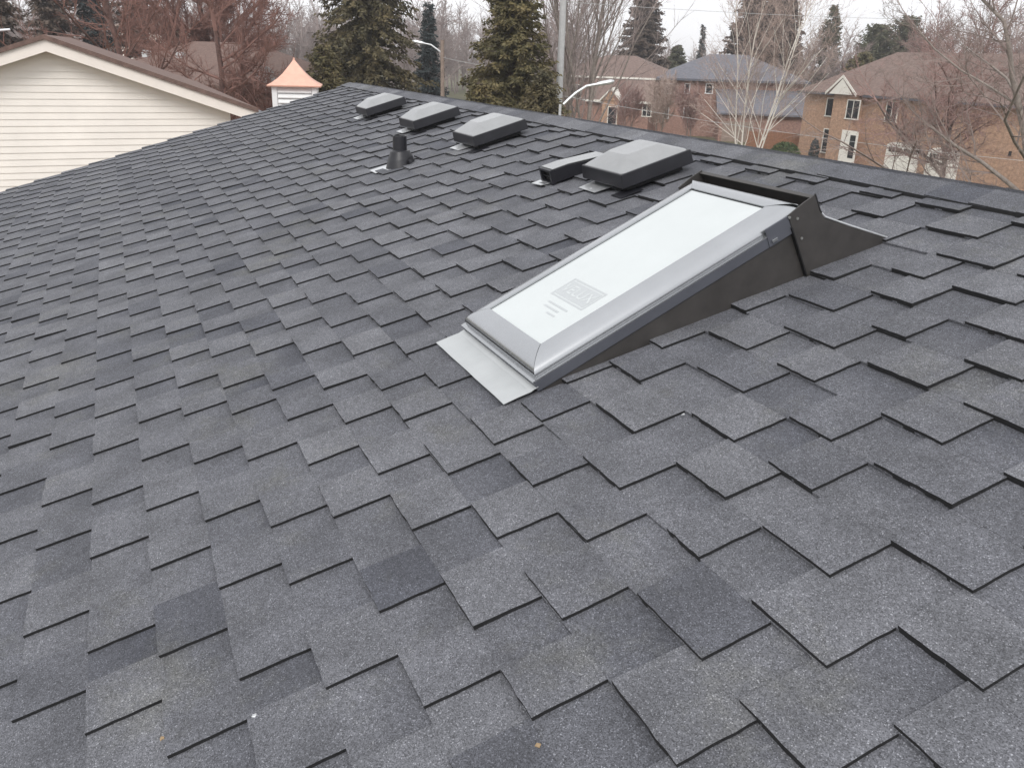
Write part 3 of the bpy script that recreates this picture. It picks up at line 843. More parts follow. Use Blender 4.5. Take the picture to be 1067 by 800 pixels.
def onx(px, py, X=XG):
    r = ray(px, py); t = (X - CAM.x) / r.x; p = CAM + r * t; return p.y, p.z


ay, az = onx(45, 36, XG + .3); ey, ez = onx(269, 113, XG + .3)
m_ = (az - ez) / (ey - ay); hw = ey - ay
print('cream', ay, az, ey, ez, 'pitch', m_)
cr = thing('sided_house', 'cream house with horizontal siding and a brown gable roof at the left', 'house', loc=(XG, ay, 0))
wall = MB(); lap = .106; zb = 0.0
hw_w = hw - .45; ztop = az - .205
nl = int(ztop / lap) + 1
for i in range(nl):
    za = i * lap; zc = min(za + lap, ztop)
    def half(z): return max(0.0, min(hw_w, (ztop - z) / m_))
    h0_, h1_ = half(za), half(zc)
    if h0_ <= .01: continue
    wall.face([(.014, -h0_, za), (.014, h0_, za), (.002, h1_, zc), (.002, -h1_, zc)])
    wall.face([(.0, -h0_, za), (.0, h0_, za), (.014, h0_, za), (.014, -h0_, za)])
wall.hexa([(-12, -hw_w, 0), (0, -hw_w, 0), (0, hw_w, 0), (-12, hw_w, 0)], [(-12, -hw_w, ztop - hw_w * m_), (0, -hw_w, ztop - hw_w * m_), (0, hw_w, ztop - hw_w * m_), (-12, hw_w, ztop - hw_w * m_)])
wall.hexa([(-12, -hw_w, ztop - hw_w * m_ + .001), (-12, hw_w, ztop - hw_w * m_ + .001), (-12, 0, ztop)], [(-.001, -hw_w, ztop - hw_w * m_ + .001), (-.001, hw_w, ztop - hw_w * m_ + .001), (-.001, 0, ztop)])
wall.build('wall', M['cream'], cr)
mb = MB()
for s3 in (-1, 1):
    A_ = [(0, az), (s3 * hw, ez), (s3 * hw, ez - .07), (0, az - .07)]
    mb.hexa([(-12.3, y, z) for y, z in A_], [(.34, y, z) for y, z in A_])
rf = mb.build('roof', M['brownroof'], cr)
mb = MB()
for s3 in (-1, 1):
    A_ = [(0, az - .072), (s3 * hw, ez - .072), (s3 * (hw), ez - .25), (0, az - .25)]
    mb.hexa([(.27, y, z) for y, z in A_], [(.30, y, z) for y, z in A_])
mb.build('rake_board', M['creamtrim'], cr)
mb = MB()
for s3 in (-1, 1):
    A_ = [(0, az - .20), (s3 * (hw - .02), ez - .20), (s3 * (hw - .02), ez - .225), (0, az - .225)]
    mb.hexa([(.003, y, z) for y, z in A_], [(.268, y, z) for y, z in A_])
mb.build('soffit', M['soffit'], cr)
mb = MB()
mb.box((-12.2, hw + .002, ez - .20), (.28, hw + .11, ez - .07)); mb.build('gutter', M['frame'], cr); mb = MB(); mb.box((-12.2, -hw - .11, ez - .20), (.28, -hw - .002, ez - .07)); mb.build('gutter', M['frame'], cr)
mb = MB(); mb.tube([(-1.6, -.9, az - .4), (-1.6, -.9, az + .02)], .05, 8); mb.tube([(-1.6, -1.05, az + .02), (-1.6, -.6, az + .07)], .022, 6); mb.build('roof_antenna', M['lampmetal'], cr)

# garage with copper-roofed cupola, beyond the rake
cp = at(308, 92, 21)
gar = thing('garage', 'low garage with a dark roof carrying the white cupola, hidden behind the roof edge', 'garage', loc=(cp.x, cp.y, 0))
zg = cp.z - .75
mb = MB(); mb.box((-3, -2.6, 0), (3, 2.6, zg - 1.1)); mb.build('wall', M['cream'], gar)
mb = MB()
for s3 in (-1, 1):
    A_ = [(0, zg), (s3 * 3.1, zg - 1.15), (s3 * 3.1, zg - 1.27), (0, zg - .12)]
    mb.hexa([(-3.3, y, z) for y, z in A_], [(3.3, y, z) for y, z in A_])
mb.hexa([(-2.9, -2.6, zg - 1.099), (-2.9, 2.6, zg - 1.099), (-2.9, 0, zg - .13)], [(2.9, -2.6, zg - 1.099), (2.9, 2.6, zg - 1.099), (2.9, 0, zg - .13)])
mb.build('roof', M['brownroof'], gar)
cu = thing('cupola', 'white louvred cupola with a flared copper roof beyond the roof edge', 'cupola', loc=(cp.x, cp.y, cp.z - .57), rz=R(-14))
c = .47
mb = MB(); mb.box((-c, -c, -.25), (c, c, .62)); bx_ = mb.build('cupola_box', M['white'], cu)
for sx_, sy_ in ((-1, -1), (1, -1), (1, 1), (-1, 1)):
    mb = MB(); mb.box((sx_ * c - .06, sy_ * c - .06, -.27), (sx_ * c + .06, sy_ * c + .06, .619)); mb.build('corner_post', M['white'], bx_)
for ax in range(4):
    for i in range(6):
        mb = MB(); z = -.12 + i * .12
        a_ = Matrix.Rotation(ax * math.pi / 2, 3, 'Z')
        lo = [a_ @ Vector(p) for p in ((-c + .075, -c - .055, z), (c - .075, -c - .055, z), (c - .075, -c - .002, z + .085), (-c + .075, -c - .002, z + .085))]
        mb.hexa(lo, [p + Vector((0, 0, .018)) for p in lo]); mb.build('louvre', M['white'], bx_)
mb = MB(); prof = [(.63, .0), (.635, .03), (.52, .09), (.39, .18), (.27, .29), (.16, .42), (.07, .53), (.025, .59), (.025, .62)]
for (r0, z0), (r1, z1) in zip(prof[:-1], prof[1:]):
    q0 = [(-r0, -r0), (r0, -r0), (r0, r0), (-r0, r0)]; q1 = [(-r1, -r1), (r1, -r1), (r1, r1), (-r1, r1)]
    for k in range(4):
        j = (k + 1) % 4
        mb.face([(*q0[k], z0 + .62), (*q0[j], z0 + .62), (*q1[j], z1 + .62), (*q1[k], z1 + .62)])
mb.face([(-.63, .63, .62), (.63, .63, .62), (.63, -.63, .62), (-.63, -.63, .62)])

cr_ = mb.build('cupola_roof', M['copper'], cu)
mb = MB(); mb.tube([(0, 0, 1.21), (0, 0, 1.27)], [.03, .018], 8); mb.build('finial', M['copper'], cr_)

# brown roofed house further back left
A = gp(92, 44); B = gp(287, 41)
H4 = Facade(A, B, 'brown_roofed_house', 'low house with wide brown hip roof behind the cream house')
_, z4 = H4.pt(240, 93)
mb = MB(); mb.box((0, 0, 0), (H4.L - .4, 9, z4)); mb.build('wall', M['brickred'], H4.root)
mb = MB(); hip(mb, -1.0, H4.L + .2, -.6, 9.6, z4 + .17, 2.0, ins=4.2); mb.build('roof', M['brownroof'], H4.root)
for (p0, p1) in ((196, 214), (222, 240), (250, 270)):
    x0, x1, z0, z1 = H4.box_at(p0, 97, p1, 112); window(H4.root, x0, x1, z0, z1, cols=2, trim='oldwood')
for (px, py) in ((153, 55), (188, 57)):
    x, z = H4.pt(px, py, 2.5); mb = MB(); mb.box((x - .18, 2.3, z - .45), (x + .18, 2.7, z)); mb.tube([(x, 2.5, z), (x, 2.5, z + .12)], .22, 10); mb.build('roof_turbine', M['lampmetal'], H4.root)
pd = at(276, 80, 39.5)
dish = thing('satellite_dish', 'grey satellite dish standing at the right end of the brown roof', 'satellite dish', loc=(pd.x, pd.y, pd.z - .5))
mb = MB(); mb.tube([(0, 0, -.6), (0, 0, .35)], .03, 8); mb.build('mast', M['lampmetal'], dish)
mb = MB(); dirv = (CAM - pd).normalized(); q_ = dirv.to_track_quat('Z', 'Y').to_matrix()
for k in range(4):
    r0, r1 = .45 * k / 4, .45 * (k + 1) / 4
    for i in range(16):
        a0_, a1_ = 2 * math.pi * i / 16, 2 * math.pi * (i + 1) / 16
        f_ = lambda r, a: tuple(Vector((0, 0, .5)) + q_ @ Vector((r * math.cos(a), r * math.sin(a), .35 * r * r)))
        if k == 0: mb.face([f_(0, 0), f_(r1, a0_), f_(r1, a1_)])
        else: mb.face([f_(r0, a0_), f_(r1, a0_), f_(r1, a1_), f_(r0, a1_)])
o = mb.build('dish', M['concrete'], dish); o.modifiers.new('t', 'SOLIDIFY').thickness = .02

# beige house glimpsed through the trees
A = gp(128, 74); B = gp(176, 74)
H5 = Facade(A, B, 'beige_house', 'beige house glimpsed through bare branches at upper left')
z5 = H5.pt(150, 36)[1]
mb = MB(); mb.box((0, 0, 0), (H5.L, 6, z5 + .4)); mb.build('wall', M['creamtrim'], H5.root)
mb = MB(); hip(mb, -.4, H5.L + .4, -.4, 6.4, z5 + .6, 1.1); mb.build('roof', M['oldwood'], H5.root)

# ------------------------------------------------------------------ trees
def grow(trunk, crown, rnd, p, d, L, r, lvl, P):
    """one branch and everything that springs from it"""
    maxl = P['levels']
    if lvl == maxl:
        crown.spike(p, p + d * L, r); return
    nseg = 5 if lvl == 0 else (4 if lvl == 1 else 3)
    pts = [p.copy()]; rad = [r]; dirs = [d.copy()]; q = p.copy(); dd = d.copy()
    for i in range(nseg):
        w = P['wander'] * (.5 if lvl == 0 else 1)
        dd = (dd + Vector((rnd.gauss(0, w), rnd.gauss(0, w), rnd.gauss(0, w) + (P['up'] if lvl else 0)))).normalized()
        q = q + dd * (L / nseg); pts.append(q.copy()); dirs.append(dd.copy())
        rad.append(r * (1 - (i + 1) / nseg * (.55 if lvl < maxl - 1 else .8)))
    (trunk if lvl <= P.get('tl', 0) else crown).tube(pts, rad, 7 if lvl == 0 else (5 if lvl == 1 else 3), cap=False)
    ld = Vector(dirs[-1]); fr_ = .35 if lvl == 0 else .45
    if lvl + 1 < maxl: grow(trunk, crown, rnd, pts[-1], ld, L * fr_, rad[-1], lvl + 1, P)
    else: crown.spike(pts[-1], pts[-1] + ld * L * .6, rad[-1])
    n = P['kids'][lvl]
    for k in range(n):
        f = P['start'][lvl] + (1 - P['start'][lvl]) * ((k + rnd.random()) / n)
        f = min(f, .999); i = int(f * nseg); t = f * nseg - i
        bp = pts[i].lerp(pts[i + 1], t); bd = dirs[i + 1]
        ang = R(rnd.gauss(P['ang'][lvl], P['ang'][lvl] * .22))
        o = bd.orthogonal().normalized(); o.rotate(Matrix.Rotation(rnd.uniform(0, 2 * math.pi), 3, bd))
        nd = (bd * math.cos(ang) + o * math.sin(ang)).normalized()
        nl = L * P['ratio'][lvl] * rnd.uniform(.65, 1.15) * (1.15 - .5 * f if lvl == 0 else 1.1 - .45 * f)
        nr = max(P['minr'], (rad[i] + (rad[i + 1] - rad[i]) * t) * rnd.uniform(.45, .7))
        if lvl + 1 == maxl: nr = P['twr']
        grow(trunk, crown, rnd, bp, nd, nl, nr, lvl + 1, P)


def bare_tree(label, loc, height, seed, bark, twig, P0=None, group=None, name='bare_tree', lean=(0, 0), r=None, stems=1, spread=.0):
    P = dict(levels=4, kids=[12, 8, 7, 7], start=[.25, .15, .1, .05], ang=[48, 42, 42, 40], ratio=[.52, .55, .5, .55], wander=.13, up=.06, minr=.012, twr=.010, tl=0)
    if P0: P.update(P0)
    rnd = random.Random(seed); t = thing(name, label, 'tree', loc=loc, group=group)
    tr, crn = MB(), MB()
    for s in range(stems):
        a = 2 * math.pi * s / stems + rnd.random(); sp = spread if stems > 1 else 0
        d = Vector((lean[0] + sp * math.cos(a) * rnd.uniform(.3, 1), lean[1] + sp * math.sin(a) * rnd.uniform(.3, 1), 1)).normalized()
        b0 = Vector((.25 * math.cos(a), .25 * math.sin(a), 0)) if stems > 1 else Vector((0, 0, 0))
        grow(tr, crn, rnd, b0, d, height * rnd.uniform(.85, 1) * .82, r or height * .018, 0, P)
    tr.build('trunk', M[bark], t, smooth=True); crn.build('crown', M[twig], t)
    return t


def conifer(label, loc, height, width, seed, needle, bark='bark', start=.05, dens=1.0, droop=.35, group=None, name='conifer_tree', leaf=.22, shape=1.0, gaps=.12, round_=0.0):
    rnd = random.Random(seed); t = thing(name, label, 'tree', loc=loc, group=group)
    tr = MB(); tr.tube([(0, 0, 0), (rnd.gauss(0, .1), rnd.gauss(0, .1), height * .5), (0, 0, height * .98)], [height * .016, height * .010, .02], 7)
    c = MB(); nb = int(height * 15 * dens); R0 = width / 2
    lim = MB()
    for i in range(nb):
        f = start + (1 - start) * ((i + rnd.random()) / nb)
        z = f * height
        g = (1 - f) / (1 - start)
        prof = g ** shape if round_ == 0 else math.sqrt(max(0, 1 - (2 * (f - start) / (1 - start) - 1) ** 2)) * (1 - round_) + g * round_
        if rnd.random() < gaps: prof *= rnd.uniform(.3, .7)
        Lb = max(.25, R0 * prof * rnd.uniform(.72, 1.12)); a = rnd.uniform(0, 2 * math.pi)
        rise = rnd.uniform(.0, .35) - (droop * .6)
        dirh = Vector((math.cos(a), math.sin(a), 0))
        pts = []
        for s in range(5):
            x = s / 4; pts.append(Vector((0, 0, z)) + dirh * (Lb * x) + Vector((0, 0, Lb * (rise * x - droop * x * x + .28 * x ** 3))))
        lim.tube(pts, [.03, .025, .02, .015, .008], 3, cap=False)
        nl = int(max(7, Lb * 15 * dens))
        for q in range(nl):
            x = .15 + .85 * (q + rnd.random()) / nl; k = min(3, int(x * 4)); p = pts[k].lerp(pts[k + 1], x * 4 - k)
            side = Vector((-dirh.y, dirh.x, 0)) * rnd.choice((-1, 1))
            wv = leaf * rnd.uniform(.7, 1.9) * (1.25 - .6 * x)
            dv = (side * rnd.uniform(.3, 1) + dirh * rnd.uniform(.3, 1) + Vector((0, 0, rnd.uniform(-.75, .25) - droop * .5))).normalized()
            p = p + Vector((rnd.gauss(0, .06), rnd.gauss(0, .06), rnd.gauss(0, .07)))
            e2 = p + dv * wv; ww = dv.cross(Vector((rnd.gauss(0, 1), rnd.gauss(0, 1), rnd.gauss(0, 1)))).normalized() * leaf * rnd.uniform(.14, .30)
            mid = p.lerp(e2, .45); n = len(c.v)
            c.v += [tuple(p), tuple(mid + ww), tuple(e2), tuple(mid - ww)]; c.f.append((n, n + 1, n + 2, n + 3)); c.m.append(0)
    tr.v_off = len(tr.v); off = len(tr.v); tr.v += lim.v; tr.f += [tuple(k + off for k in f_) for f_ in lim.f]; tr.m += lim.m
    tr.build('trunk', M[bark], t, smooth=True); c.build('crown', M[needle], t)
    return t


def top_h(px, py, dep): return at(px, py, dep).z


def loc_at(px, py, dep):
    p = at(px, py, dep); return Vector((p.x, p.y, 0))


# left edge conifers and bare trees
conifer('dark conifer cut by the left edge of the photo', loc_at(-6, 0, 50), 13.5, 6.0, 1, 'pinebrown', leaf=.3, dens=2.0, shape=.7)
for i, (px, dp, h, w, lab) in enumerate(((50, 58, 15.0, 5.5, 'dark conifer above the peak of the cream gable'), (92, 60, 15.0, 4.5, 'slim dark conifer just right of the cream gable peak'),
                                         (140, 64, 16, 6, 'dark conifer behind the beige house at upper left'))):
    conifer(lab, loc_at(px, 0, dp), h, w, 20 + i, 'pinebrown' if i != 1 else 'bluespruce', leaf=.3, gaps=.2, dens=1.8, shape=.6)
bare_tree('reddish budding bare tree with thick forked limbs behind the cream roof', loc_at(128, 40, 31), 12.5, 3, 'barkred', 'twigdark',
          dict(kids=[10, 8, 8, 8], tl=1, twr=.006, minr=.008, ang=[42, 45, 42, 40], ratio=[.5, .5, .5, .5], start=[.35, .1, .1, .05]), r=.17)
bare_tree('wide reddish bare tree left of the cupola in front of the brown roof', loc_at(222, 30, 38), 12.0, 4, 'barkred', 'twigdark',
          dict(kids=[17, 12, 9, 9], twr=.008, minr=.010, start=[.12, .1, .1, .05], ang=[55, 45, 42, 40], ratio=[.5, .55, .5, .5]))
bare_tree('dense dark red bare tree rising behind the brown roof', loc_at(228, 20, 52), 15.0, 5, 'barkred', 'twigdark',
          dict(kids=[24, 14, 11, 9], twr=.015, minr=.016, start=[.1, .1, .1, .05], ang=[52, 42, 42, 40], ratio=[.46, .55, .5, .5]))
# spruces
conifer('broad olive spruce behind the far corner of the roof', loc_at(380, 40, 46), 16.0, 9.3, 7, 'spruce', leaf=.24, dens=2.7, droop=.5, shape=.48, gaps=.2, start=.02)
conifer('small yellow green cedar at the left foot of the broad spruce', loc_at(338, 70, 43), 8.2, 3.4, 8, 'sprucelite', leaf=.19, dens=3.0, shape=.5, round_=.3, name='cedar_tree')
conifer('narrow blue grey spruce left of the wooden street lamp pole', loc_at(447, 40, 62), 11.2, 4.0, 9, 'bluespruce', leaf=.22, dens=2.6, shape=.75)
conifer('tall olive spruce with pale tips right of the street lamp', loc_at(534, 20, 36), 11.9, 7.4, 10, 'sprucelite', leaf=.2, dens=3.6, droop=.35, shape=.66, gaps=.22, start=.02)
conifer('bushy low cedar along the ridge at the foot of the tall spruce', loc_at(566, 100, 33), 7.4, 3.2, 12, 'spruce', leaf=.17, dens=3.8, shape=.4, round_=.4, name='cedar_tree')
conifer('bushy low cedar between the tall spruce and the lamp pole', loc_at(500, 100, 34), 6.9, 3.0, 13, 'sprucelite', leaf=.17, dens=3.8, shape=.4, round_=.4, name='cedar_tree')
# upright grey tree in the middle
UP = dict(kids=[9, 6, 5, 5], ang=[22, 24, 30, 34], ratio=[.62, .6, .5, .5], up=.05, wander=.08, twr=.009, minr=.012, start=[.12, .1, .1, .05], tl=1)
bare_tree('tall grey bare tree of many upright stems beside the concrete pole', loc_at(608, 60, 48), 16, 14, 'barkpale', 'twiggrey', UP, stems=4, spread=.16, r=.14)
bare_tree('slim grey bare tree just left of the concrete pole', loc_at(574, 60, 56), 14, 15, 'barkpale', 'twiggrey', UP, stems=2, spread=.1, r=.11)
# conifers beyond the middle houses
conifer('brownish spruce behind the brown roofed brick house', loc_at(672, 20, 112), 17.0, 10.0, 16, 'pinebrown', leaf=.4, dens=2.0, shape=.6, start=.1)
conifer('tiny far spruce spire between two roofs', loc_at(731, 50, 135), 13.0, 4.2, 17, 'bluespruce', leaf=.3, dens=1.5, gaps=.3)
conifer('low dark conifer clump left of the far spire', loc_at(706, 50, 118), 9.7, 5.5, 18, 'pinegreen', leaf=.4, dens=2.0, round_=.5)
conifer('large dark red brown conifer behind the white birch', loc_at(796, 10, 112), 19.0, 13.0, 19, 'pinebrown', leaf=.45, dens=2.0, shape=.5, start=.08, gaps=.05)
conifer('second dark conifer close right of the large one behind the birch', loc_at(822, 10, 118), 17.0, 9.0, 30, 'pinebrown', leaf=.45, dens=1.7, shape=.55, start=.08)
conifer('soft green pine standing clear between birch and tan house', loc_at(868, 20, 115), 15.2, 6.0, 31, 'pinegreen', leaf=.36, dens=1.7, shape=.55, gaps=.3, droop=.1, name='pine_tree')
for i, (px, h, lab) in enumerate(((915, 12.6, 'round crowned pine above the tan house gable'), (944, 13.6, 'taller round crowned pine right of the tan house gable'))):
    conifer(lab, loc_at(px, 40, 108), h, 6.0, 32 + i, 'pinegreen', leaf=.36, dens=1.5, round_=.15, start=.35, gaps=.3, droop=.0, name='pine_tree')
conifer('dark green cedar just behind the tan house roof', loc_at(900, 60, 92), 9.2, 5.4, 35, 'sprucelite', leaf=.3, dens=2.4, round_=.25, name='cedar_tree')
# bare crowns filling behind the right-hand house
FAR = dict(kids=[15, 9, 8, 7], twr=.022, minr=.022, start=[.15, .1, .1, .05], ang=[46, 42, 42, 40], ratio=[.48, .55, .5, .5])
for i, (px, dp, h, lab, tw) in enumerate(((975, 96, 14.5, 'dense mauve bare tree behind the tan house roof', 'twigred'), (1025, 92, 14.5, 'dense mauve bare tree behind the right end of the tan house', 'twigred'),
                                         (1080, 90, 15, 'dense bare tree behind the tan house at the right edge', 'twigred'), (845, 104, 10.5, 'grey bare tree between blue grey roof and tan house', 'twiggrey'),
                                         (884, 100, 11.0, 'thin pale bare tree behind the left end of the tan house', 'twiggrey'))):
    bare_tree(lab, loc_at(px, 40, dp), h, 50 + i, 'bark', tw, FAR)
# far-off wood, one mass
def far_wood():
    rnd = random.Random(77); mb = MB()
    P = dict(levels=3, kids=[12, 8, 7], start=[.2, .1, .1], ang=[38, 40, 42], ratio=[.45, .5, .5], wander=.1, up=.05, minr=.03, twr=.04, tl=-1)
    protos = []
    for s in range(6):
        m2 = MB(); grow(m2, m2, rnd, Vector((0, 0, 0)), Vector((0, 0, 1)), 10, .2, 0, P); protos.append(m2)
    V, F_ = [], []
    for i in range(430):
        px = rnd.uniform(-120, 1180); dp = rnd.uniform(128, 215)
        if px < 250: dp -= 25
        p = gp(px, dp); m2 = rnd.choice(protos); a = rnd.uniform(0, 6.28); s = rnd.uniform(.75, 1.25) * (1.0 if px < 600 else (.62 if px < 960 else .95))
        ca, sa = math.cos(a) * s, math.sin(a) * s; off = len(V)
        V += [(p.x + x * ca - y * sa, p.y + x * sa + y * ca, z * s) for x, y, z in m2.v]; F_ += [tuple(k + off for k in f_) for f_ in m2.f]
    mb.v = V; mb.f = F_; mb.m = [0] * len(F_)
    o = mb.build('distant_wood', M['twiggrey']); tag(o, 'hazy mauve wood of bare trees along the horizon', 'wood', kind='stuff')
far_wood()
# reddish shrubs in front of the middle houses
for i, (px, dp, h, lab) in enumerate(((655, 82, 5.2, 'small reddish bare tree before the brick wing'), (690, 80, 6.0, 'reddish bare tree before the gap between the two brick houses'),
                                      (722, 78, 5.5, 'reddish bare tree before the blue grey roofed house'))):
    bare_tree(lab, loc_at(px, 100, dp), h, 70 + i, 'barkpale', 'birchtwig' if i == 1 else 'twigred', dict(kids=[11, 7, 6, 5], ang=[26, 28, 34, 36], ratio=[.6, .55, .5, .5], twr=.012, minr=.014), stems=3, spread=.25, r=.05)
# white birch
bare_tree('white birch with several pale stems before the blue grey roof', loc_at(786, 100, 50), 13.2, 83, 'birchbark', 'birchtwig',
          dict(kids=[11, 8, 6, 5], ang=[32, 34, 36, 40], ratio=[.5, .5, .5, .5], up=.03, wander=.08, twr=.006, minr=.008, tl=1, start=[.25, .12, .1, .05]), stems=4, spread=.19, r=.060, name='birch_tree')
# big bare tree right foreground
BIG = dict(levels=5, kids=[9, 8, 7, 6, 5], start=[.16, .12, .1, .1, .05], ang=[55, 42, 40, 38, 40], ratio=[.72, .58, .52, .5, .5], wander=.17, up=.03, twr=.0055, minr=.007, tl=1)
bare_tree('large spreading bare tree at the right before the garage doors', loc_at(992, 120, 40), 8.8, 91, 'bark', 'twigred', dict(BIG, start=[.46, .12, .1, .1, .05], ang=[64, 42, 40, 38, 40], kids=[12, 8, 7, 6, 5], ratio=[.8, .58, .52, .5, .5]), r=.17)
bare_tree('pale barked bare tree cut by the right edge of the photo', loc_at(1150, 120, 24), 11.0, 92, 'barkpale', 'twigbrown',
          dict(BIG, kids=[10, 7, 7, 6, 4], ang=[62, 38, 38, 38, 40], twr=.004, minr=.005), r=.16, lean=(-.12, .05), stems=1)

# ------------------------------------------------------------------ hedge, fence, car, lamps, pole, wires
def bush(name, label, loc, w, d, h, seed, mat='hedge', n=1500, leaf=.10):
    rnd = random.Random(seed); mb = MB(); t = thing(name, label, 'shrub', loc=loc)
    for i in range(n):
        a = rnd.uniform(0, 6.283); b = math.acos(rnd.uniform(0, 1)); r_ = rnd.uniform(.75, 1.05)
        p = Vector((w / 2 * math.cos(a) * math.sin(b) * r_, d / 2 * math.sin(a) * math.sin(b) * r_, h * math.cos(b) * r_ + .02))
        u_ = Vector((rnd.gauss(0, 1), rnd.gauss(0, 1), rnd.gauss(0, 1))).normalized(); v_ = u_.orthogonal().normalized()
        mb.face([p - u_ * leaf, p + v_ * leaf * .5, p + u_ * leaf, p - v_ * leaf * .5])
    mb.build('foliage', M[mat], t)
    s = MB()
    for i in range(5): s.tube([(0, 0, 0), (w * .3 * math.cos(i * 1.3), d * .3 * math.sin(i * 1.3), h * .7)], [.03, .01], 5)
    s.build('stem', M['bark'], t)
bush('shrub', 'green rounded shrub left of the tan house front', gp(832, 74), 3.6, 1.6, 1.2, 1)
bush('shrub', 'dark shrub beside the front door of the tan house', gp(863, 73), .9, .9, 1.7, 2, mat='bluespruce', n=700, leaf=.08)

A = gp(788, 80); B = gp(846, 79)
d_ = (B - A); fe = thing('wooden_fence', 'brown wooden fence between the blue grey roofed house and tan house', 'fence', loc=A, rz=math.atan2(d_.y, d_.x))
mb = MB(); n_ = int(d_.length / .15)
for i in range(n_): mb.box((i * .15, 0, .05), (i * .15 + .14, .025, 1.62 + .01 * (i % 3)))
mb.build('board_panel', M['wood'], fe)
for i in range(int(d_.length / 2.2) + 1):
    mb = MB(); mb.box((i * 2.2, .027, 0), (i * 2.2 + .1, .127, 1.7)); mb.build('post', M['wood'], fe)
mb = MB(); mb.box((0, .027, .4), (d_.length, .06, .48)); mb.build('rail', M['wood'], fe)


def car(label, loc, rz, paint, L=4.4):
    t = thing('parked_car', label, 'car', loc=loc, rz=rz, group='cars parked beyond the ridge')
    prof = [(-2.15, .35), (2.15, .35), (2.2, .62), (2.1, .82), (1.25, .95), (.55, 1.38), (-1.0, 1.42), (-1.75, 1.0), (-2.15, .9)]
    mb = MB(); W2 = .85
    low = [(-2.15, .32), (2.12, .32), (2.2, .6), (2.1, .80), (1.2, .93), (-1.75, .97), (-2.18, .88)]
    mb.hexa([(x, -W2, z) for x, z in low], [(x, W2, z) for x, z in low])
    b = mb.build('body', M[paint], t); bevel(b, .06, 3)
    mb = MB()
    a = [(1.1, .90), (-1.85, .90)]; tp = [(.45, 1.40), (-1.15, 1.42)]
    mb.hexa([(1.15, -.78, .9), (1.15, .78, .9), (-1.85, .78, .9), (-1.85, -.78, .9)], [(.45, -.62, 1.38), (.45, .62, 1.38), (-1.15, .62, 1.38), (-1.15, -.62, 1.38)])
    g = mb.build('windows', M['glass'], t); bevel(g, .04, 2)
    mb = MB(); mb.hexa([(.42, -.63, 1.383), (.42, .63, 1.383), (-1.13, .63, 1.383), (-1.13, -.63, 1.383)], [(.35, -.57, 1.44), (.35, .57, 1.44), (-1.05, .57, 1.44), (-1.05, -.57, 1.44)]); rf_ = mb.build('roof', M[paint], t); bevel(rf_, .02, 2)
    for x in (-1.35, 1.35):
        for y in (-.87, .87):
            mb = MB(); mb.tube([(x, y - .1, .32), (x, y + .1, .32)], .32, 16); w_ = mb.build('wheel', M['rubber'], t)
            mb = MB(); mb.tube([(x, y - .105, .32), (x, y + .105, .32)], .19, 12); mb.build('rim', M['lampmetal'], w_)
    for y in (-.6, .6):
        mb = MB(); mb.box((2.1, y - .15, .62), (2.2, y + .15, .76)); mb.build('headlight', M['glass'], t)
car('silver car showing its roof over the ridge before the birch', gp(744, 66), math.atan2(dv.y, dv.x) + .12 if False else R(160), 'carpaint')
car('small red car far away just above the cupola', gp(303, 110), R(60), 'redpaint')

# street lamps
def lamp(label, base, top_z, arm, rad, wood=False, group='street lamps'):
    t = thing('street_lamp', label, 'street lamp', loc=base, group=group)
    mb = MB(); mb.tube([(0, 0, 0), (0, 0, top_z)], [rad * 1.25, rad], 10); mb.build('pole', M['oldwood' if wood else 'lampmetal'], t)
    mb = MB(); mb.tube(arm, .045 if not wood else .04, 8); am2 = mb.build('arm', M['lampmetal'], t)
    e = Vector(arm[-1]); d = (e - Vector(arm[-2])).normalized(); mb = MB()
    mb.tube([e - d * .05, e + d * .12, e + d * .5, e + d * .62], [.04, .075, .08, .03], 8); mb.build('lamp_head', M['lampmetal'], am2)
    return t
b1 = gp(461, 44); rel = lambda px, py, dp, b: at(px, py, dp) - b
zt1 = at(461, 42, 44).z
lamp('street lamp on a brown wooden pole between the two big spruces', b1, zt1, [rel(461, 56, 44, b1), rel(456, 52, 44, b1), rel(449, 47, 44, b1), rel(442, 45.5, 44, b1)], .10, wood=True)
b2_ = gp(586, 30)
zt2 = at(587, 110, 30).z
lamp('street lamp with a white curved arm rising over the ridge', b2_, zt2, [rel(587, 109, 30, b2_), rel(592, 104, 30, b2_), rel(600, 97, 30, b2_), rel(611, 90, 30, b2_), rel(622, 88, 30, b2_)], .05)
bp3 = gp(584, 38)
po = thing('utility_pole', 'pale concrete utility pole left of the upright bare tree', 'utility pole', loc=bp3)
mb = MB(); mb.tube([(0, 0, 0), (.05, 0, 12.5)], [.19, .13], 12); mb.build('shaft', M['concrete'], po)
mb = MB(); mb.box((-.9, -.06, 11.6), (.9, .06, 11.75)); mb.build('crossarm', M['oldwood'], po)


def wire(label, a, b, sag, r=.012):
    mb = MB(); n = 14
    pts = [a.lerp(b, i / n) - Vector((0, 0, sag * 4 * (i / n) * (1 - i / n))) for i in range(n + 1)]
    c0 = pts[0].copy(); mb.tube([p - c0 for p in pts], r, 4)
    o = mb.build('overhead_wire', M['concrete']); o.location = c0; tag(o, label, 'wire', group='overhead wires')
wire('overhead wire crossing the white sky at the upper right', at(586, 2, 38), at(1180, 20, 52), .35)
wire('overhead wire running from the street lamp pole to the tall spruce', at(461, 60, 44), at(586, 78, 38), .12)
wire('low overhead wire in front of the brick houses', at(586, 100, 38), at(1150, 175, 36), .3, r=.010)

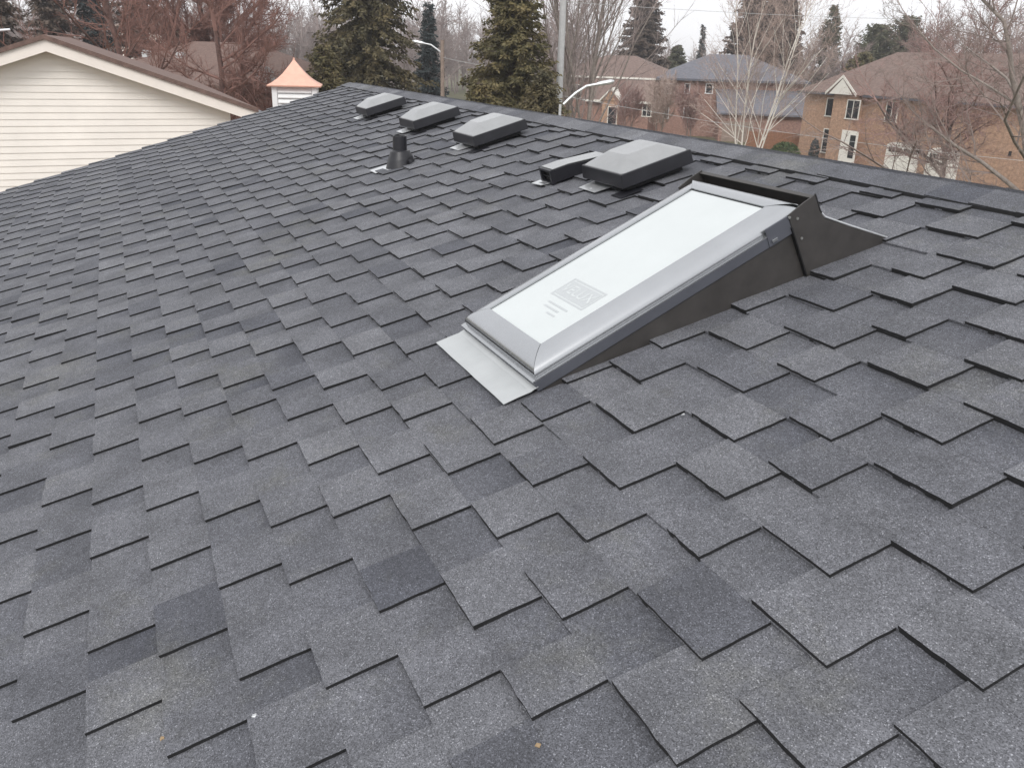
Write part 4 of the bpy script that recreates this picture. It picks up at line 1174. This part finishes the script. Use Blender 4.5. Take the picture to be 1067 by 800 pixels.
# ------------------------------------------------------------------ sky and light
w = bpy.data.worlds.new('World'); sc.world = w; w.use_nodes = True; nt = w.node_tree; L = nt.links
bg = nt.nodes['Background']; out = nt.nodes['World Output']
sk_ = N(nt, 'ShaderNodeTexSky'); sk_.sky_type = 'NISHITA'; sk_.sun_disc = False
EL = R(42); AZ = R(128)
sk_.sun_elevation = EL; sk_.sun_rotation = AZ
hs = N(nt, 'ShaderNodeHueSaturation'); hs.inputs['Saturation'].default_value = .12; L.new(sk_.outputs[0], hs.inputs['Color']); L.new(hs.outputs[0], bg.inputs['Color']); bg.inputs['Strength'].default_value = .05
bg2 = N(nt, 'ShaderNodeBackground')
tc = N(nt, 'ShaderNodeTexCoord'); sp = N(nt, 'ShaderNodeSeparateXYZ'); L.new(tc.outputs['Generated'], sp.inputs[0])
rp = N(nt, 'ShaderNodeValToRGB'); e = rp.color_ramp.elements
e[0].position = 0; e[0].color = (.62, .62, .64, 1); e[1].position = 1; e[1].color = (.92, .93, .95, 1)
q = e.new(.05); q.color = (.66, .66, .69, 1); q = e.new(.35); q.color = (.74, .75, .77, 1)
L.new(sp.outputs['Z'], rp.inputs['Fac'])
cl = N(nt, 'ShaderNodeTexNoise'); cl.inputs['Scale'].default_value = 2.4; cl.inputs['Detail'].default_value = 5
mp = N(nt, 'ShaderNodeMapping'); mp.inputs['Scale'].default_value = (1, 1, 3.5); L.new(tc.outputs['Generated'], mp.inputs[0]); L.new(mp.outputs[0], cl.inputs['Vector'])
mr = N(nt, 'ShaderNodeMapRange'); mr.inputs[1].default_value = .3; mr.inputs[2].default_value = .7; mr.inputs[3].default_value = .93; mr.inputs[4].default_value = 1.07
L.new(cl.outputs['Fac'], mr.inputs[0])
sc_ = N(nt, 'ShaderNodeVectorMath', operation='SCALE'); L.new(rp.outputs['Color'], sc_.inputs[0]); L.new(mr.outputs[0], sc_.inputs['Scale'])
L.new(sc_.outputs[0], bg2.inputs['Color']); bg2.inputs['Strength'].default_value = 1.0
ad = N(nt, 'ShaderNodeAddShader'); L.new(bg.outputs[0], ad.inputs[0]); L.new(bg2.outputs[0], ad.inputs[1]); L.new(ad.outputs[0], out.inputs['Surface'])
sl_ = bpy.data.lights.new('sun', 'SUN'); sl_.energy = 1.5; sl_.angle = R(25); sl_.color = (1, .97, .93)
so = bpy.data.objects.new('sun', sl_); COL.objects.link(so)
sd = Vector((math.sin(AZ) * math.cos(EL), math.cos(AZ) * math.cos(EL), math.sin(EL)))
so.rotation_euler = (-sd).to_track_quat('-Z', 'Y').to_euler()

# ------------------------------------------------------------------ air
mb = MB(); mb.box((-320, -60, -1.0), (320, 300, 26))
hz_ = mb.build('haze', []); hm = bpy.data.materials.new('haze_air'); hm.use_nodes = True; n2_ = hm.node_tree
n2_.nodes.remove(n2_.nodes['Principled BSDF']); pv_ = n2_.nodes.new('ShaderNodeVolumePrincipled'); pv_.inputs['Density'].default_value = .0008
pv_.inputs['Color'].default_value = (.93, .92, .95, 1); pv_.inputs['Anisotropy'].default_value = .2
n2_.links.new(pv_.outputs[0], n2_.nodes['Material Output'].inputs['Volume']); hz_.data.materials.append(hm)
tag(hz_, 'thin pale haze in the air over the far trees and houses', 'haze', kind='stuff')

# ------------------------------------------------------------------ camera
cam = bpy.data.cameras.new('camera'); co = bpy.data.objects.new('camera', cam); COL.objects.link(co)
cam.sensor_width = 36; cam.lens = F_PX / 1067 * 36; cam.clip_start = .05; cam.clip_end = 2000
co.matrix_world = Matrix.Translation(CAM) @ ROT.to_4x4()
sc.camera = co
vs = sc.view_settings; vs.view_transform = 'Standard'; vs.look = 'None'; vs.exposure = .22; vs.gamma = 1
